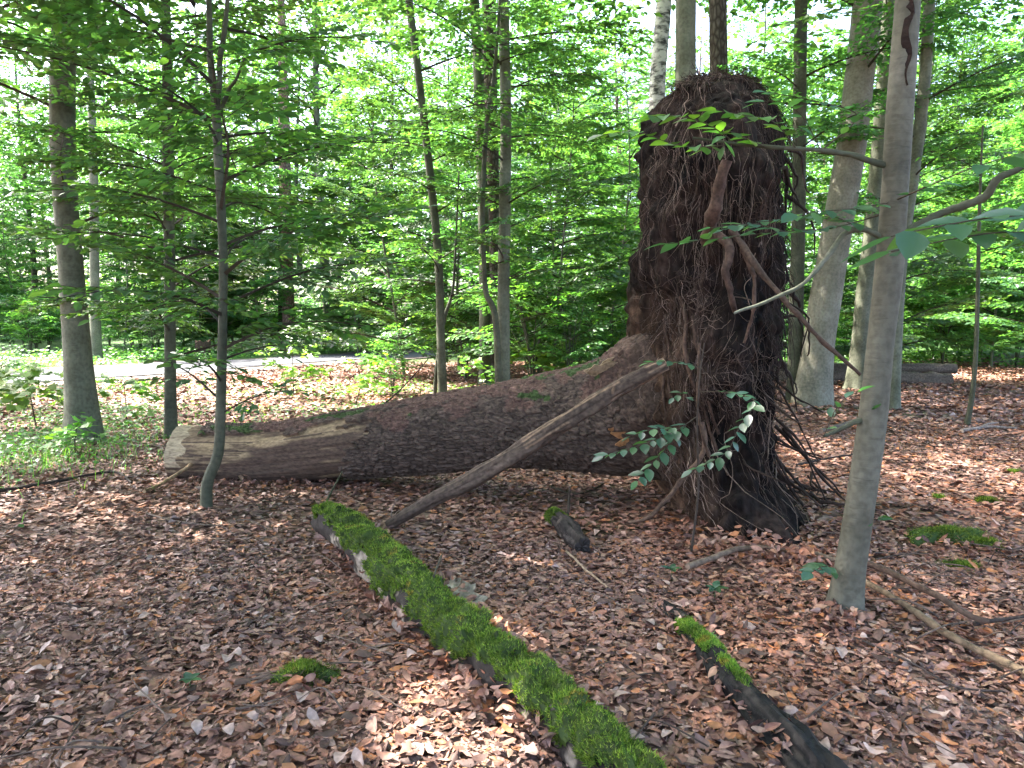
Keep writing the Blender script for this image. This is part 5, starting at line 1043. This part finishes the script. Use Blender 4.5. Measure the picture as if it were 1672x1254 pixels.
maple(480, 650, 0.9, 14, 0.12, 'sunlit yellow-green maple sapling by the road', spread=0.9, tint=(2.1, 1.8, 0.7))
maple(580, 662, 0.8, 13, 0.12, 'yellow-green maple sapling behind the bare end of the trunk', spread=0.8, tint=(1.9, 1.7, 0.7))
maple(880, 640, 0.9, 14, 0.12, 'green maple sapling behind the fallen trunk, right of the green-tinged beech', spread=0.8)
maple(950, 628, 0.9, 14, 0.12, 'maple sapling behind the thick end of the fallen trunk', spread=0.8)
maple(1000, 610, 1.3, 16, 0.13, 'tall maple sapling just left of the root plate', spread=0.9)
maple(775, 645, 0.7, 9, 0.12, 'small maple sapling left of the green-tinged beech', spread=0.6)

# ground cover: nettles beyond the road, grass and herbs this side
def cover(n, fx, fy, h, ll, name, label, tint, blades=0.0):
    mb = MB(); x, y = fx(n), fy(n)
    return mb
def herb_bed(name, label, x, y, hmax, ll, tint, parent=None):
    n = len(x); dens = fbm(np.stack([x * 0.6, y * 0.6, 0 * x], -1), 3, 88); k = rng.random(n) < np.clip(0.6 + dens, 0.1, 1); x, y = x[k], y[k]; n = len(x)
    hh = hmax * (0.55 + 0.45 * vnoise(np.stack([x, y, 0 * x], -1) * 0.9, 19)); z = H(x, y) + hh * rng.uniform(0.05, 1, n); a = rng.uniform(0, 6.28, n); mb = MB()
    leaves(mb, np.stack([x, y, z], -1), np.stack([np.cos(a), np.sin(a), rng.uniform(-0.5, 0.3, n)], -1), np.stack([rng.normal(0, 0.4, n), rng.normal(0, 0.4, n) - 0.15, np.ones(n)], -1), ll * rng.uniform(0.6, 1.3, n), leaf_cols(n, tint), 'dia', wid=1.3)
    return single(name, mb, [M_LEAF], label, 'ground cover', kind='stuff')
n = 42000; t = rng.uniform(-14, 34, n); s = 2.3 + 6 * rng.random(n) ** 1.2; cv = 0.0016 * np.maximum(t - 8, 0) ** 2
herb_bed('nettle_bed', 'bed of green nettles along the far side of the road', RD_A[0] + RD_DIR[0] * t + RD_N[0] * (s - cv), RD_A[1] + RD_DIR[1] * t + RD_N[1] * (s - cv), 0.65, 0.11, (1.25, 1.35, 0.95))
n = 4200; herb_bed('herb_patch', 'patch of low herbs and ground ivy at the left edge', rng.normal(-6.0, 0.9, n), rng.normal(9.2, 1.2, n), 0.2, 0.055, (0.9, 0.95, 0.8))
n = 15000; herb_bed('roadside_herbs', 'scattered green herbs between the fallen trunk and the road', rng.uniform(-9, 1.5, n), rng.uniform(10.5, 17.5, n), 0.16, 0.06, (1.3, 1.35, 0.8))
n = 14000; herb_bed('woodland_herbs', 'low green undergrowth behind the root plate', rng.uniform(0.5, 16, n), rng.uniform(21, 32, n), 0.45, 0.11, (1.2, 1.25, 0.9))
def grass(n, cx, cy, sx, sy, ln, label):
    x, y = rng.normal(cx, sx, n), rng.normal(cy, sy, n); b = np.stack([x, y, H(x, y)], -1); a = rng.uniform(0, 6.28, n); d = np.stack([np.cos(a) * 0.5, np.sin(a) * 0.5, np.ones(n)], -1); L = rng.uniform(*ln, n)[:, None]; s = np.stack([-np.sin(a), np.cos(a), 0 * a], -1) * 0.003
    m = b + d * L * 0.55; e = b + d * L * [1.5, 1.5, 0.85]; mb = MB(); v = np.stack([b - s, b + s, m + s * 0.8, m - s * 0.8, e], 1); k = np.arange(n)[:, None] * 5
    mb.add(v, q=(k + [[0, 1, 2, 3]]).reshape(-1, 4), t=(k + [[3, 2, 4]]).reshape(-1, 3), col=np.repeat(leaf_cols(n, (1.5, 1.4, 0.9)), 5, 0)); single('grass', mb, [M_LEAF], label, 'grass', kind='stuff')
grass(2600, -5.6, 8.4, 0.8, 1.1, (0.06, 0.2), 'thin grass tufts at the left edge below the thick beech')

# far wood: a leafy mass closing the view
def far_wood():
    n = 92000; px = rng.uniform(-400, 2070, n); Y = rng.uniform(52, 80, n); x = (px - CX) / FPX * Y; p = np.stack([x, Y, 0 * x], -1); hmax = 19 + 6 * vnoise(p * 0.13, 4); z = H(x, Y) + hmax * rng.random(n) ** 1.5
    k = fbm(np.stack([x, Y, z], -1) * 0.35, 3, 6) > -0.35; x, Y, z = x[k], Y[k], z[k]; n = len(x); a = rng.uniform(0, 6.28, n); mb = MB()
    leaves(mb, np.stack([x, Y, z], -1), np.stack([np.cos(a), np.sin(a), rng.uniform(-0.6, 0.3, n)], -1), np.stack([rng.normal(0, 0.6, n), rng.normal(0, 0.6, n), np.ones(n)], -1), rng.uniform(0.3, 0.7, n), leaf_cols(n, (1.1, 1.1, 1.0)), 'dia', wid=1.3)
    single('far_wood', mb, [M_LEAF], 'mass of far green foliage closing the view', 'foliage', kind='stuff')
far_wood()
